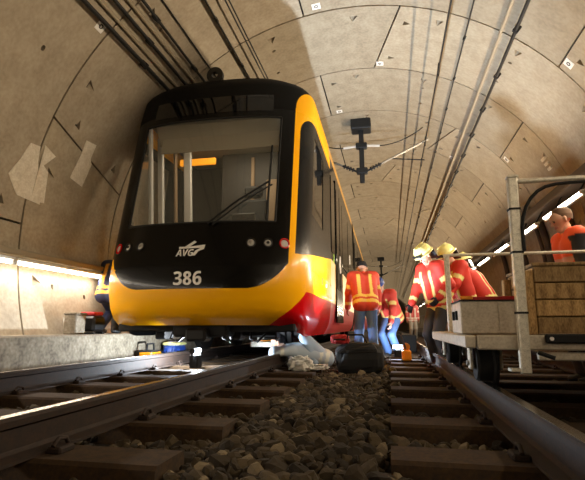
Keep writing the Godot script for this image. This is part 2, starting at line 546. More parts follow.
func tunnel():
	var roots := {}
	roots.ceiling = struct_root("ceiling", "curved concrete tunnel vault of precast ring segments")
	roots.wall_left = struct_root("wall_left", "curved left tunnel wall of precast concrete segments")
	roots.wall_right = struct_root("wall_right", "curved right tunnel wall of precast concrete segments")
	var types := [
		[Vector2(-128, -128), Vector2(-67, -75), Vector2(-10, -10), Vector2(50, 50), Vector2(110, 110), Vector2(128, 128)],
		[Vector2(-128, -128), Vector2(-110, -110), Vector2(-50, -50), Vector2(12.6, 5.7), Vector2(70, 70), Vector2(128, 128)],
		[Vector2(-128, -128), Vector2(-67, -75), Vector2(-10, -10), Vector2(50, 50), Vector2(110, 110), Vector2(128, 128)],
		[Vector2(-128, -128), Vector2(-88, -88), Vector2(-28, -28), Vector2(33, 25), Vector2(90, 90), Vector2(128, 128)],
	]
	var cache := {}
	var lab := mb()
	for m in range(-2, 17):
		# ring m reaches from RINGZ - m * RING to the next joint
		var z := RINGZ - m * RING
		var ty := posmod(m, 4)
		for s in 5:
			var key := "%d_%d" % [0 if ty == 2 else ty, s]
			if not cache.has(key): cache[key] = segment_mesh(types[ty][s], types[ty][s + 1])
			var mid: float = (types[ty][s].x + types[ty][s + 1].x) / 2
			var side := "ceiling" if absf(mid) < 50 else ("wall_left" if mid < 0 else "wall_right")
			var o := MeshInstance3D.new()
			o.mesh = cache[key]
			o.material_override = M["concrete%d" % ((m * 3 + s * 2 + 6) % 3)]
			o.name = "lining_segment"
			roots[side].add_child(o, true)
			o.position.z = z
	# rings behind the camera and far down the tunnel, too small to tell apart
	var st := mb()
	var ranges := []
	for m in range(-8, -2): ranges.append(m)
	for m in range(17, 46): ranges.append(m)
	for m in ranges:
		var z0: float = RINGZ - m * RING - 0.008
		var z1: float = RINGZ - (m + 1) * RING + 0.008
		var n := 40
		for k in n:
			var a0 := lerpf(-128, 128, float(k) / n); var a1 := lerpf(-128, 128, (k + 1.0) / n)
			var p := [cylp(a0, R, z0), cylp(a1, R, z0), cylp(a1, R, z1), cylp(a0, R, z1)]
			var nn := []
			for q in p: nn.append(Vector3(CX - q.x, CY - q.y, 0).normalized())
			var zz := [Vector2.ZERO, Vector2.ZERO, Vector2.ZERO]
			tris(st, [p[0], p[1], p[2]], [nn[0], nn[1], nn[2]], zz)
			tris(st, [p[0], p[2], p[3]], [nn[0], nn[2], nn[3]], zz)
	var far = obj("far_lining_ring", st, M.concrete0, roots.ceiling)
	far.set_meta("kind", "stuff")
	# outer shell behind the joints, with thickness
	st = mb()
	var zf := 9.5; var zb := RINGZ - 46 * RING
	for k in 48:
		var a0 := lerpf(-180, 180, k / 48.0); var a1 := lerpf(-180, 180, (k + 1) / 48.0)
		for rr in [[R + 0.055, -1.0], [R + 0.30, 1.0]]:
			var mid := cylp((a0 + a1) / 2, 1.0, 0) - Vector3(CX, CY, 0)
			quad(st, cylp(a0, rr[0], zf), cylp(a1, rr[0], zf), cylp(a1, rr[0], zb), cylp(a0, rr[0], zb), mid * rr[1])
	obj("grout_layer", st, M.shell, roots.ceiling)
	for z in [zf, zb]:
		st = mb()
		lathe(st, [Vector2(0, -0.1), Vector2(R + 0.3, -0.1), Vector2(R + 0.3, 0.1), Vector2(0, 0.1)], Transform3D(Basis(Vector3.RIGHT, Vector3(0, 0, 1), Vector3(0, -1, 0)), Vector3(CX, CY, z)), 48)
		struct("wall_front" if z > 0 else "wall_back", st, M.concrete1)
	# repair mortar smeared over the left wall
	for pt in [[[-73.4, -4.47], [-73.2, -4.62], [-76, -4.66], [-83.5, -4.86], [-83.2, -4.48], [-80.1, -4.30], [-77, -4.40]],
			[[-72.5, -4.68], [-73.6, -4.90], [-76.2, -4.76], [-77.0, -4.86], [-83.0, -4.92], [-83.2, -4.70]],
			[[-67.6, -5.29], [-67.4, -5.50], [-70.6, -5.50], [-71.6, -5.56], [-76.9, -5.52], [-76.2, -5.25], [-71.0, -5.30]]]:
		st = mb()
		var poly := PackedVector2Array()
		for q in pt: poly.append(Vector2(q[0], q[1]))
		var idx := Geometry2D.triangulate_polygon(poly)
		for i in range(0, idx.size(), 3):
			var p := []
			for k in 3: p.append(cylp(poly[idx[i + k]].x, R - 0.006, poly[idx[i + k]].y))
			tri(st, p[0], p[1], p[2], Vector3(1, 0, 0))
		for i in poly.size():
			var a := poly[i]; var b := poly[(i + 1) % poly.size()]
			quad(st, cylp(a.x, R - 0.006, a.y), cylp(b.x, R - 0.006, b.y), cylp(b.x, R, b.y), cylp(a.x, R, a.y), Vector3(0, 0, 1))
		obj("mortar_patch", st, M.mortar, roots.wall_left)
	# white segment number plates near the joints
	for q in [[-6.6, -6.24], [7.4, -8.0], [51.4, -6.2], [-48.2, -4.48], [52, -9.75], [-7, -9.8], [35, -11.55]]:
		var a := deg_to_rad(q[0])
		var up := Vector3(-sin(a), -cos(a), 0)
		var b := Basis(Vector3(cos(a), -sin(a), 0), up, Vector3(cos(a), -sin(a), 0).cross(up))
		var pl = obj("segment_plate", box(cylp(q[0], R - 0.004, q[1]), Vector3(0.13, 0.008, 0.13), 0.0, b), M.print, roots.ceiling)
		st = mb()
		lathe(st, [Vector2(0.03, 0), Vector2(0.03, 0.004), Vector2(0.018, 0.004), Vector2(0.018, 0)], Transform3D(b, cylp(q[0], R - 0.008, q[1])), 12)
		obj("plate_ring", st, M.cable, pl)
	# pale tally strokes on the right wall
	for k in 3:
		obj("paint_stroke", box(cylp(60.5 + k * 1.5, R - 0.003, -8.52), Vector3(0.05, 0.05, 0.16), 0, Basis(Vector3(0, 0, 1), deg_to_rad(-60))), M.mortar, roots.wall_right)
	# walkway kerbs
	struct("trim_1", box(Vector3(-3.98, 0.05, -32), Vector3(0.66, 0.80, 80), 0.015), M.kerb)
	struct("trim_2", box(Vector3(2.98, 0.05, -32), Vector3(0.50, 0.80, 80), 0.015), M.kerb)

# ---------------------------------------------------------------- track
func track():
	var head := PackedVector2Array()
	for p in [[-0.07, -0.17], [0.07, -0.17], [0.07, -0.158], [0.02, -0.145], [0.0085, -0.13], [0.0085, -0.05], [0.034, -0.038], [0.036, -0.012], [0.030, -0.003], [0.022, 0.0]]:
		head.append(Vector2(p[0], p[1]))
	for i in range(7, -1, -1):
		var q := [[-0.07, -0.158], [-0.02, -0.145], [-0.0085, -0.13], [-0.0085, -0.05], [-0.034, -0.038], [-0.036, -0.012], [-0.030, -0.003], [-0.022, 0.0]]
		head.append(Vector2(q[i][0], q[i][1]))
	var names := ["outer rusty rail of the left track beside the kerb", "inner rusty rail of the left track, passing under the yellow car", "rusty rail in the right foreground, running under the trolley", "rail of the right track farthest from the yellow car"]
	var xs := [-3.0, -1.5, 0.59, 2.09]
	for k in 4:
		var t = thing("running_rail", names[k], "rail", Vector3(xs[k], 0.19, 3.0))
		var st := mb()
		prism(st, head, 72.0)
		obj("rail_profile", st, M.rust, t)
		st = mb()
		bx(st, Vector3(0, 0.0006, -36), Vector3(0.05, 0.003, 72))
		obj("running_surface", st, M.polished, t)
	# sleepers with rail clips
	var sh := mb()
	var poly := PackedVector2Array([Vector2(-0.14, -0.16), Vector2(0.14, -0.16), Vector2(0.13, -0.015), Vector2(0.115, 0), Vector2(-0.115, 0), Vector2(-0.13, -0.015)])
	prism(sh, poly, 2.72, Transform3D(Basis(Vector3(0, 0, 1), Vector3.UP, Vector3(-1, 0, 0)), Vector3(-1.36, 0, 0)))
	var sm := sh.commit()
	var cl := mb()
	bx(cl, Vector3(0, 0.012, 0), Vector3(0.07, 0.03, 0.10), 0.008)
	tube(cl, [Vector3(0, 0.02, -0.05), Vector3(0, 0.05, -0.03), Vector3(0, 0.055, 0.02), Vector3(0, 0.03, 0.05)], 0.010, 6)
	var cm := cl.commit()
	for side in [-1, 1]:
		var cx := -2.25 if side == -1 else 1.34
		for k in 34:
			var z := -1.42 - k * 0.735 if side == 1 else -1.15 - k * 0.735
			var t = thing("sleeper", "concrete sleeper of the %s track, %s to the camera" % ["left" if side == -1 else "right", ordinal(k)], "sleeper", Vector3(cx, 0.02, z), 0, "sleepers of the left track" if side == -1 else "sleepers of the right track")
			obj("beam", sm, M.sleeper, t)
			if z > -9.0:
				for x in [-0.75, 0.75]:
					for e in [-0.105, 0.105]:
						obj("rail_clip", cm, M.rust, t).position = Vector3(x + e, 0, 0)

func ground_y(x: float, z: float) -> float:
	var d := 0.0
	for c in [-2.25, 1.34]:
		d = maxf(d, 1.0 - smoothstep(1.15, 1.55, absf(x - c)))
	return -0.005 - 0.055 * d

func stone_mesh(sd: int) -> ArrayMesh:
	var r2 := RandomNumberGenerator.new(); r2.seed = sd
	var planes := []
	for k in 8:
		planes.append([Vector3(r2.randfn(), r2.randfn(), r2.randfn()).normalized(), r2.randf_range(0.38, 0.78)])
	var ph := (1.0 + sqrt(5.0)) / 2.0
	var v := []
	for p in [[-1, ph, 0], [1, ph, 0], [-1, -ph, 0], [1, -ph, 0], [0, -1, ph], [0, 1, ph], [0, -1, -ph], [0, 1, -ph], [ph, 0, -1], [ph, 0, 1], [-ph, 0, -1], [-ph, 0, 1]]:
		v.append(Vector3(p[0], p[1], p[2]).normalized())
	var f := [[0, 11, 5], [0, 5, 1], [0, 1, 7], [0, 7, 10], [0, 10, 11], [1, 5, 9], [5, 11, 4], [11, 10, 2], [10, 7, 6], [7, 1, 8], [3, 9, 4], [3, 4, 2], [3, 2, 6], [3, 6, 8], [3, 8, 9], [4, 9, 5], [2, 4, 11], [6, 2, 10], [8, 6, 7], [9, 8, 1]]
	var cut := func(p: Vector3) -> Vector3:
		var s := 1.0
		for q in planes:
			var d: float = p.dot(q[0])
			if d > 0.01: s = minf(s, q[1] / d)
		return p * s * Vector3(1.0, 0.78, 0.9)
	var st := mb()
	for t in f:
		var a: Vector3 = v[t[0]]; var b: Vector3 = v[t[1]]; var c: Vector3 = v[t[2]]
		var ab := (a + b).normalized(); var bc := (b + c).normalized(); var ca := (c + a).normalized()
		for q in [[a, ab, ca], [ab, b, bc], [ca, bc, c], [ab, bc, ca]]:
			var p := [cut.call(q[0]), cut.call(q[1]), cut.call(q[2])]
			tri(st, p[0], p[1], p[2], p[0])
	return st.commit()

func ballast():
	var floor_root = struct_root("floor", "dark ballast bed of crushed stone between the rails")
	# slab and bed under the stones
	var st := mb()
	bx(st, Vector3(CX, -0.45, -32), Vector3(7.4, 0.3, 82))
	obj("slab", st, M.kerb, floor_root)
	st = mb()
	var rows := []
	for i in 76:
		var z: float = 4.0 - i * 1.0
		var row := []
		for j in 47:
			var x := -3.7 + j * 0.14
			row.append(Vector3(x, ground_y(x, z) - 0.035, z))
		rows.append(row)
	strip(st, rows, func(_i, _j): return Vector3.UP)
	obj("gravel_bed", st, M.earth, floor_root)
	var meshes := []
	for k in 8: meshes.append(stone_mesh(100 + k))
	var cam_inv := Transform3D(cam_basis, Vector3(0, 0.54, 0)).affine_inverse()
	var all := []
	var z := -1.0
	while z > -26.0:
		var sc := 1.0 if z > -6.0 else (1.35 if z > -11.0 else 2.2)
		var stp := 0.058 * sc
		var x := -3.62
		while x < 2.75:
			x += stp * rng.randf_range(0.75, 1.15)
			var pz := z + rng.randf_range(-0.5, 0.5) * stp
			var skip := false
			for rx in [-3.0, -1.5, 0.59, 2.09]:
				if absf(x - rx) < 0.055: skip = true
			var rad := rng.randf_range(0.028, 0.070) * (1.0 if sc < 1.3 else sc * 0.85)
			if rng.randf() < 0.14: rad *= 1.35
			# keep the sleeper tops clear
			for q in [[-2.25, -1.15], [1.34, -1.42]]:
				if absf(x - q[0]) < 1.36 + rad * 0.6:
					var ph := fposmod(q[1] - pz + 0.3675, 0.735) - 0.3675
					if absf(ph) < 0.13 + rad * 0.5: skip = true
			if skip: continue
			var y := ground_y(x, pz) - 0.02 + rng.randf_range(-0.015, 0.022)
			var v := cam_inv * Vector3(x, y, pz)
			var px := 292.5 + 470.0 * v.x / -v.z
			var py := 240.0 - 470.0 * v.y / -v.z
			var size := rad / -v.z * 470.0
			if px < -60 or px > 645 or py > 520: continue
			var infr := px > 0 and px < 585 and py < 478 and py > 330
			# stones hidden behind the rails are not the largest in view
			if x < -1.45 or x > 0.5: size *= 0.3
			all.append([size if infr else size * 0.2, Vector3(x, y, pz), rad])
		z -= stp * 0.86
	all.sort_custom(func(a, b): return a[0] > b[0])
	var cols := [Color(0.058, 0.040, 0.018), Color(0.024, 0.016, 0.007), Color(0.095, 0.068, 0.034), Color(0.038, 0.025, 0.010), Color(0.22, 0.17, 0.10)]
	var stone_mats := []
	for c in cols:
		var m: StandardMaterial3D = M.stone.duplicate()
		m.vertex_color_use_as_albedo = false
		m.albedo_color = c.linear_to_srgb()
		stone_mats.append(m)
	var inst := []
	for k in 8: inst.append([])
	for i in all.size():
		var e = all[i]
		var b := Basis.from_euler(Vector3(rng.randf() * TAU, rng.randf() * TAU, rng.randf() * TAU)).scaled(Vector3(1, 0.85, 1) * e[2])
		var xf := Transform3D(b, e[1])
		var ci := 4 if rng.randf() < 0.08 else rng.randi() % 4
		var mk := rng.randi() % 8
		if i < 300:
			var o := MeshInstance3D.new()
			o.mesh = meshes[mk]
			o.material_override = stone_mats[ci]
			o.name = "stone"
			floor_root.add_child(o, true)
			o.transform = xf
		else:
			inst[mk].append([xf, cols[ci]])
	for k in 8:
		var mm := MultiMesh.new()
		mm.transform_format = MultiMesh.TRANSFORM_3D
		mm.use_colors = true
		mm.mesh = meshes[k]
		mm.instance_count = inst[k].size()
		for i in inst[k].size():
			mm.set_instance_transform(i, inst[k][i][0])
			mm.set_instance_color(i, inst[k][i][1])
		var mi := MultiMeshInstance3D.new()
		mi.multimesh = mm
		mi.material_override = M.stone
		mi.name = "small_stones"
		mi.set_meta("kind", "stuff")
		floor_root.add_child(mi, true)

# ---------------------------------------------------------------- cables and overhead line
func ceiling_services():
	var specs := [
		[-47.3, 3.62, 0.028, "cable", "black cable along the left ceiling, lowest of the left bundle", 1],
		[-43.2, 3.62, 0.024, "cable", "black cable in the middle of the left ceiling bundle", 1],
		[-39.1, 3.62, 0.020, "cable", "black cable highest of the left ceiling bundle", 1],
		[-45.2, 3.665, 0.022, "pipe", "pale pipe between the black cables on the left ceiling", 0],
		[-41.2, 3.665, 0.022, "pipe", "upper pale pipe between the black cables on the left ceiling", 0],
		[-36.0, 3.68, 0.012, "cable", "thin dark line beside the left ceiling cables", 0],
		[-28.7, 3.66, 0.014, "cable", "thin black cable left of the overhead wire", 1],
		[28.4, 3.67, 0.012, "cable", "thin dark cable right of the overhead wire", 1],
		[35.8, 3.66, 0.024, "pipe", "pale conduit pipe along the right ceiling", 0],
		[38.8, 3.63, 0.026, "cable", "black cable with clamps beside the pale ceiling conduit", 1],
	]
	for s in specs:
		var t = thing("ceiling_" + s[3], s[4], s[3], Vector3.ZERO)
		var st := mb()
		tube(st, [cylp(s[0], s[1], 3.0), cylp(s[0], s[1], -68.0)], s[2], 8)
		obj("run", st, M.cable if s[3] == "cable" else M.pipe, t)
		if s[5]:
			var z := -4.0 - (absf(s[0]) - 20.0) * 0.05
			while z > -26.0:
				var a := deg_to_rad(s[0])
				var b := Basis(Vector3(0, 0, 1), -a)
				obj("clamp", box(cylp(s[0], (s[1] + R) / 2, z), Vector3(s[2] * 3.0, R - s[1] + 0.05, 0.05), 0.005, b), M.cable, t)
				z -= 1.2
	# overhead wires of both tracks
	for side in [-1, 1]:
		var t = thing("overhead_wire", "double overhead wire above the right track" if side == 1 else "double overhead wire above the left track, behind the car roof", "wire", Vector3(CX + side * 1.40, 0, 0))
		obj("contact_wire", bar(Vector3(0, 4.60, 3), Vector3(0, 4.60, -68), 0.012, 6), M.cable, t)
		obj("carrier_wire", bar(Vector3(side * 0.035, 4.78, 3), Vector3(side * 0.035, 4.78, -68), 0.012, 6), M.cable, t)
		for z in [-7.4, -10.5, -11.9, -15.0, -19.0, -23.0]:
			obj("hanger", bar(Vector3(0, 4.58, z), Vector3(side * 0.035, 4.80, z), 0.022, 6), M.cable, t)
	for z in [-10.5, -33.0]:
		var t = thing("overhead_bracket", "dark ceiling bracket holding the overhead wires, nearest the camera" if z > -20 else "small distant ceiling bracket holding the overhead wires", "bracket", Vector3(CX - 0.02, 5.30, z))
		obj("ceiling_plate", box(Vector3(0, -0.11, 0), Vector3(0.46, 0.26, 0.40), 0.02), M.bracket, t)
		obj("post", box(Vector3(0, -0.86, 0), Vector3(0.11, 1.28, 0.11), 0.01), M.bracket, t)
		for y in [-0.61, -1.22]:
			obj("clamp", box(Vector3(0, y, 0), Vector3(0.26, 0.14, 0.16), 0.02), M.bracket, t)
		for side in [-1, 1]:
			var up := bar(Vector3(side * 0.12, -0.61, 0), Vector3(side * 0.42, -0.63, 0), 0.03, 8)
			obj("insulator", up, M.white, t)
			var e := Vector3(1.50, -0.56, 0) if side == 1 else Vector3(-1.40, -0.60, 0)
			var s0 := Vector3(side * 0.12, -1.22, 0)
			var dd := (e - s0).normalized()
			var st := mb()
			for k in 4: tube(st, [s0 + dd * (0.08 + k * 0.07), s0 + dd * (0.11 + k * 0.07)], 0.05, 10)
			tube(st, [s0, s0 + dd * 0.36], 0.025, 8)
			obj("insulator", st, M.bracket, t)
			obj("arm", bar(s0 + dd * 0.36, e, 0.025, 8), M.steel, t)
			var pts := []
			for k in 13:
				var f := k / 12.0
				pts.append(Vector3(side * lerpf(0.42, 1.42, f), lerpf(-0.63, -0.25, f * f), 0))
			st = mb()
			tube(st, pts, 0.012, 6)
			obj("stay_wire", st, M.cable, t)
			if side == 1: obj("stay_rod", bar(Vector3(0.62, -0.96, 0), Vector3(1.40, -1.05, 0), 0.013, 6), M.cable, t)

func wall_services():
	var st := mb()
	bx(st, Vector3(2.78, 2.66, -32), Vector3(0.22, 0.20, 78), 0.02, Basis(Vector3(0, 0, 1), -0.3))
	tag(obj("cable_duct", st, M.duct), "long brown cable duct along the right wall above the tubes", "duct")
	st = mb()
	bx(st, Vector3(-4.09, 1.36, -32), Vector3(0.14, 0.07, 78), 0.012)
	tag(obj("cable_ledge", st, M.pipe), "narrow ledge along the left wall above the low light row", "ledge")
	# conduits down the right wall below the duct
	var k := 0
	for q in [[-8.6, 0.05], [-10.0, 0.07], [-10.35, 0.04], [-11.7, 0.07], [-13.5, 0.06]]:
		var pts := []
		for i in 12: pts.append(cylp(lerpf(74.0, 112.0, i / 11.0), R - 0.06, q[0]))
		st = mb()
		tube(st, pts, q[1], 8)
		tag(obj("wall_conduit", st, M.duct), ["brown conduit down the right wall nearest the man in the orange vest", "thick brown conduit down the right wall, second from the orange vest", "thin brown conduit beside the thick one on the right wall", "thick brown conduit down the right wall behind the tall trolley post", "brown conduit down the right wall farthest from the camera"][k], "conduit", "conduits on the right wall")
		k += 1
	var jb = thing("junction_box", "pale junction box on the right wall just above the duct", "box", cylp(69.0, R - 0.10, -10.5))
	var bb := Basis(Vector3(0, 0, 1), deg_to_rad(-69))
	obj("case", box(Vector3.ZERO, Vector3(0.34, 0.16, 0.50), 0.02, bb), M.pipe, jb)
	obj("cover", box(bb * Vector3(0, -0.09, 0), Vector3(0.30, 0.03, 0.44), 0.01, bb), M.kerb, jb)
	obj("cable_gland", bar(bb * Vector3(0.17, 0, 0.1), bb * Vector3(0.36, 0, 0.1), 0.025), M.cable, jb)
	k = 0
	for q in [[82.0, -9.2], [90.0, -9.25], [95.0, -8.9]]:
		var b2 := Basis(Vector3(0, 0, 1), deg_to_rad(-q[0]))
		var t = thing("wall_socket", ["small dark switch box on the right wall, upper one", "small dark switch box on the right wall, middle one", "small dark switch box on the right wall, lowest one"][k], "switch box", cylp(q[0], R - 0.05, q[1]), 0, "switch boxes on the right wall")
		obj("case", box(Vector3.ZERO, Vector3(0.16, 0.1, 0.12), 0.012, b2), M.cable, t)
		obj("label_plate", box(b2 * Vector3(0.0, -0.052, 0), Vector3(0.10, 0.006, 0.07), 0, b2), M.print, t)
		k += 1
	# handrail far down the right walkway
	var h = thing("walkway_handrail", "thin metal handrail on the right walkway far down the tunnel", "handrail", Vector3(2.72, 0.45, -14))
	obj("rail", bar(Vector3(0, 1.05, 0), Vector3(0, 1.05, -46), 0.025, 6), M.steel, h)
	for i in 14: obj("post", bar(Vector3(0, 0, -i * 3.4), Vector3(0, 1.05, -i * 3.4), 0.02, 6), M.steel, h)

# ---------------------------------------------------------------- the car
const NOSE := 0.75
const PN := 3.4
var s_tab := []
var s_end := 0.0
var CABL := -3.0
var never := func(_s, _y): return false

func lut(t: Array, y: float) -> float:
	if y <= t[0][0]: return t[0][1]
	for i in t.size() - 1:
		if y <= t[i + 1][0]:
			var f: float = (y - t[i][0]) / (t[i + 1][0] - t[i][0])
			return lerpf(t[i][1], t[i + 1][1], f)
	return t[-1][1]

func tz(y: float) -> float:
	return lut([[0.42, -0.30], [0.52, -0.14], [0.60, -0.07], [0.75, -0.02], [1.0, 0.0], [1.25, -0.02], [1.5, -0.07], [1.78, -0.14], [3.27, -0.48], [3.6, -0.56], [3.85, -0.63], [3.96, -0.72], [4.02, -0.90], [4.05, -1.2]], y)

func tw(y: float) -> float:
	return lut([[0.42, 1.18], [0.52, 1.24], [0.62, 1.28], [1.0, 1.325], [3.5, 1.325], [3.8, 1.30], [3.9, 1.23], [3.98, 1.08], [4.03, 0.88], [4.05, 0.70]], y)

func nose_point(phi: float, y: float) -> Vector3:
	var q := pow(sin(phi), 2.0 / PN)
	return Vector3(tw(y) * q, y, tz(y) - 0.10 * q * q - NOSE * (1.0 - pow(maxf(cos(phi), 0.0), 2.0 / PN)))

func shell_point(s: float, y: float) -> Vector3:
	var a := absf(s)
	var p: Vector3
	if a < s_end:
		var i := 0
		while s_tab[i + 1] < a: i += 1
		var f: float = (a - s_tab[i]) / maxf(s_tab[i + 1] - s_tab[i], 1e-6)
		p = nose_point(PI / 2 * pow((i + f) / 200.0, 2.0), y)
	else:
		var zr := -(0.10 + NOSE)
		var e := (a - s_end) / (zr - CABL)
		p = Vector3(tw(y), y, lerpf(tz(y) + zr, CABL, clampf(e, 0, 1)))
	if y < 0.95: p.y += 0.14 * (1.0 - smoothstep(1.0, 1.75, a)) * (0.95 - y) / 0.53
	if s < 0: p.x = -p.x
	return p

func shell_normal(s: float, y: float) -> Vector3:
	var ds := shell_point(s + 0.01, y) - shell_point(s - 0.01, y)
	var dy := shell_point(s, minf(y + 0.01, 4.05)) - shell_point(s, maxf(y - 0.01, 0.42))
	var n := ds.cross(dy).normalized()
	var p := shell_point(s, y)
	if n.dot(p - Vector3(0, clampf(y, 1.0, 3.2), -2.2)) < 0: n = -n
	return n

func shell_patch(st: SurfaceTool, ss: Array, ys: Array, off: float, hole: Callable, groove := false):
	var pts := []; var nrm := []; var uvs := []
	for y in ys:
		var a := []; var b := []; var c := []
		for s in ss:
			var n := shell_normal(s, y)
			var o := off
			if groove and y > 1.226 and y < 1.246: o -= 0.014
			a.append(shell_point(s, y) + n * o); b.append(n); c.append(Vector2((s + 4.2) / 8.4, (4.1 - y) / 3.7))
		pts.append(a); nrm.append(b); uvs.append(c)
	for i in ys.size() - 1:
		for j in ss.size() - 1:
			if hole.call((ss[j] + ss[j + 1]) / 2, (ys[i] + ys[i + 1]) / 2): continue
			for t in [[[0, 0], [0, 1], [1, 1]], [[0, 0], [1, 1], [1, 0]]]:
				var p := []; var n := []; var u := []
				for q in t:
					p.append(pts[i + q[0]][j + q[1]]); n.append(nrm[i + q[0]][j + q[1]]); u.append(uvs[i + q[0]][j + q[1]])
				tris(st, p, n, u)

func livery(s: float, y: float) -> Color:
	var left := s < 0
	s = absf(s)
	var black := Color(0.02, 0.02, 0.02)
	var yellow := Color(0.97, 0.70, 0.02)
	var red := Color(0.80, 0.03, 0.06)
	var roofc := Color(0.05, 0.047, 0.042)
	if y > 3.80: return roofc
	var yb := 0.97 + 0.42 * pow(clampf((s - 0.62) / 0.62, 0, 1), 2.2)
	if y < yb and s < 1.30 or (s >= 1.30 and y < 1.32):
		# lower bumper: red begins on the corner
		if left and s > 1.5 and y < 0.62: return black
		if not left and y < 0.95 and s > 0.97 + (y - 0.42) * 0.95: return red
		return yellow
	if s < 1.16 or (left and s < 1.75): return black
	var belt := 1.40 + clampf((s - 1.35) / 2.6, 0, 1) * 0.30
	if y < belt: return yellow
	# yellow frame sweeping up the corner pillar and over the side window
	var top := 3.34
	var inner := 1.25
	if s < 1.50 and y > 3.46 and Vector2(1.50 - s, y - 3.46).length() > 0.34: return black
	if s < inner: return yellow
	if y > top: return yellow
	# rounded upper front corner of the black window field
	var rc := 0.22
	if s < inner + rc and y > top - rc:
		if Vector2(inner + rc - s, y - (top - rc)).length() > rc: return yellow
	return black

func body_strip(y0: float, y1: float, z0: float, z1: float, n := 6, off := 0.0, sides := [-1, 1]) -> SurfaceTool:
	var st := mb()
	for side in sides:
		for i in n:
			var ya := lerpf(y0, y1, float(i) / n); var yc := lerpf(y0, y1, (i + 1.0) / n)
			quad(st, Vector3(side * (tw(ya) + off), ya, z0), Vector3(side * (tw(yc) + off), yc, z0), Vector3(side * (tw(yc) + off), yc, z1), Vector3(side * (tw(ya) + off), ya, z1), Vector3(side, 0.2, 0))
	return st

func side_pane(side: int, y0: float, y1: float, z0: float, z1: float, off: float, depth := 0.012) -> SurfaceTool:
	var st := mb()
	var x := side * (1.325 + off)
	bx(st, Vector3(x, (y0 + y1) / 2, (z0 + z1) / 2), Vector3(depth, y1 - y0, absf(z1 - z0)), 0.004)
	return st

func text_part(called: String, txt: String, size: float, at: Vector3, parent, bold := true):
	var tm := TextMesh.new()
	var f := SystemFont.new()
	f.font_names = PackedStringArray(["Droid Sans"])
	f.font_weight = 700 if bold else 400
	tm.font = f
	tm.text = txt
	tm.font_size = 64
	tm.pixel_size = size / 64.0
	tm.depth = 0.006
	var o := MeshInstance3D.new()
	o.mesh = tm
	o.material_override = M.print
	o.name = called
	parent.add_child(o, true)
	o.position = at
	return o

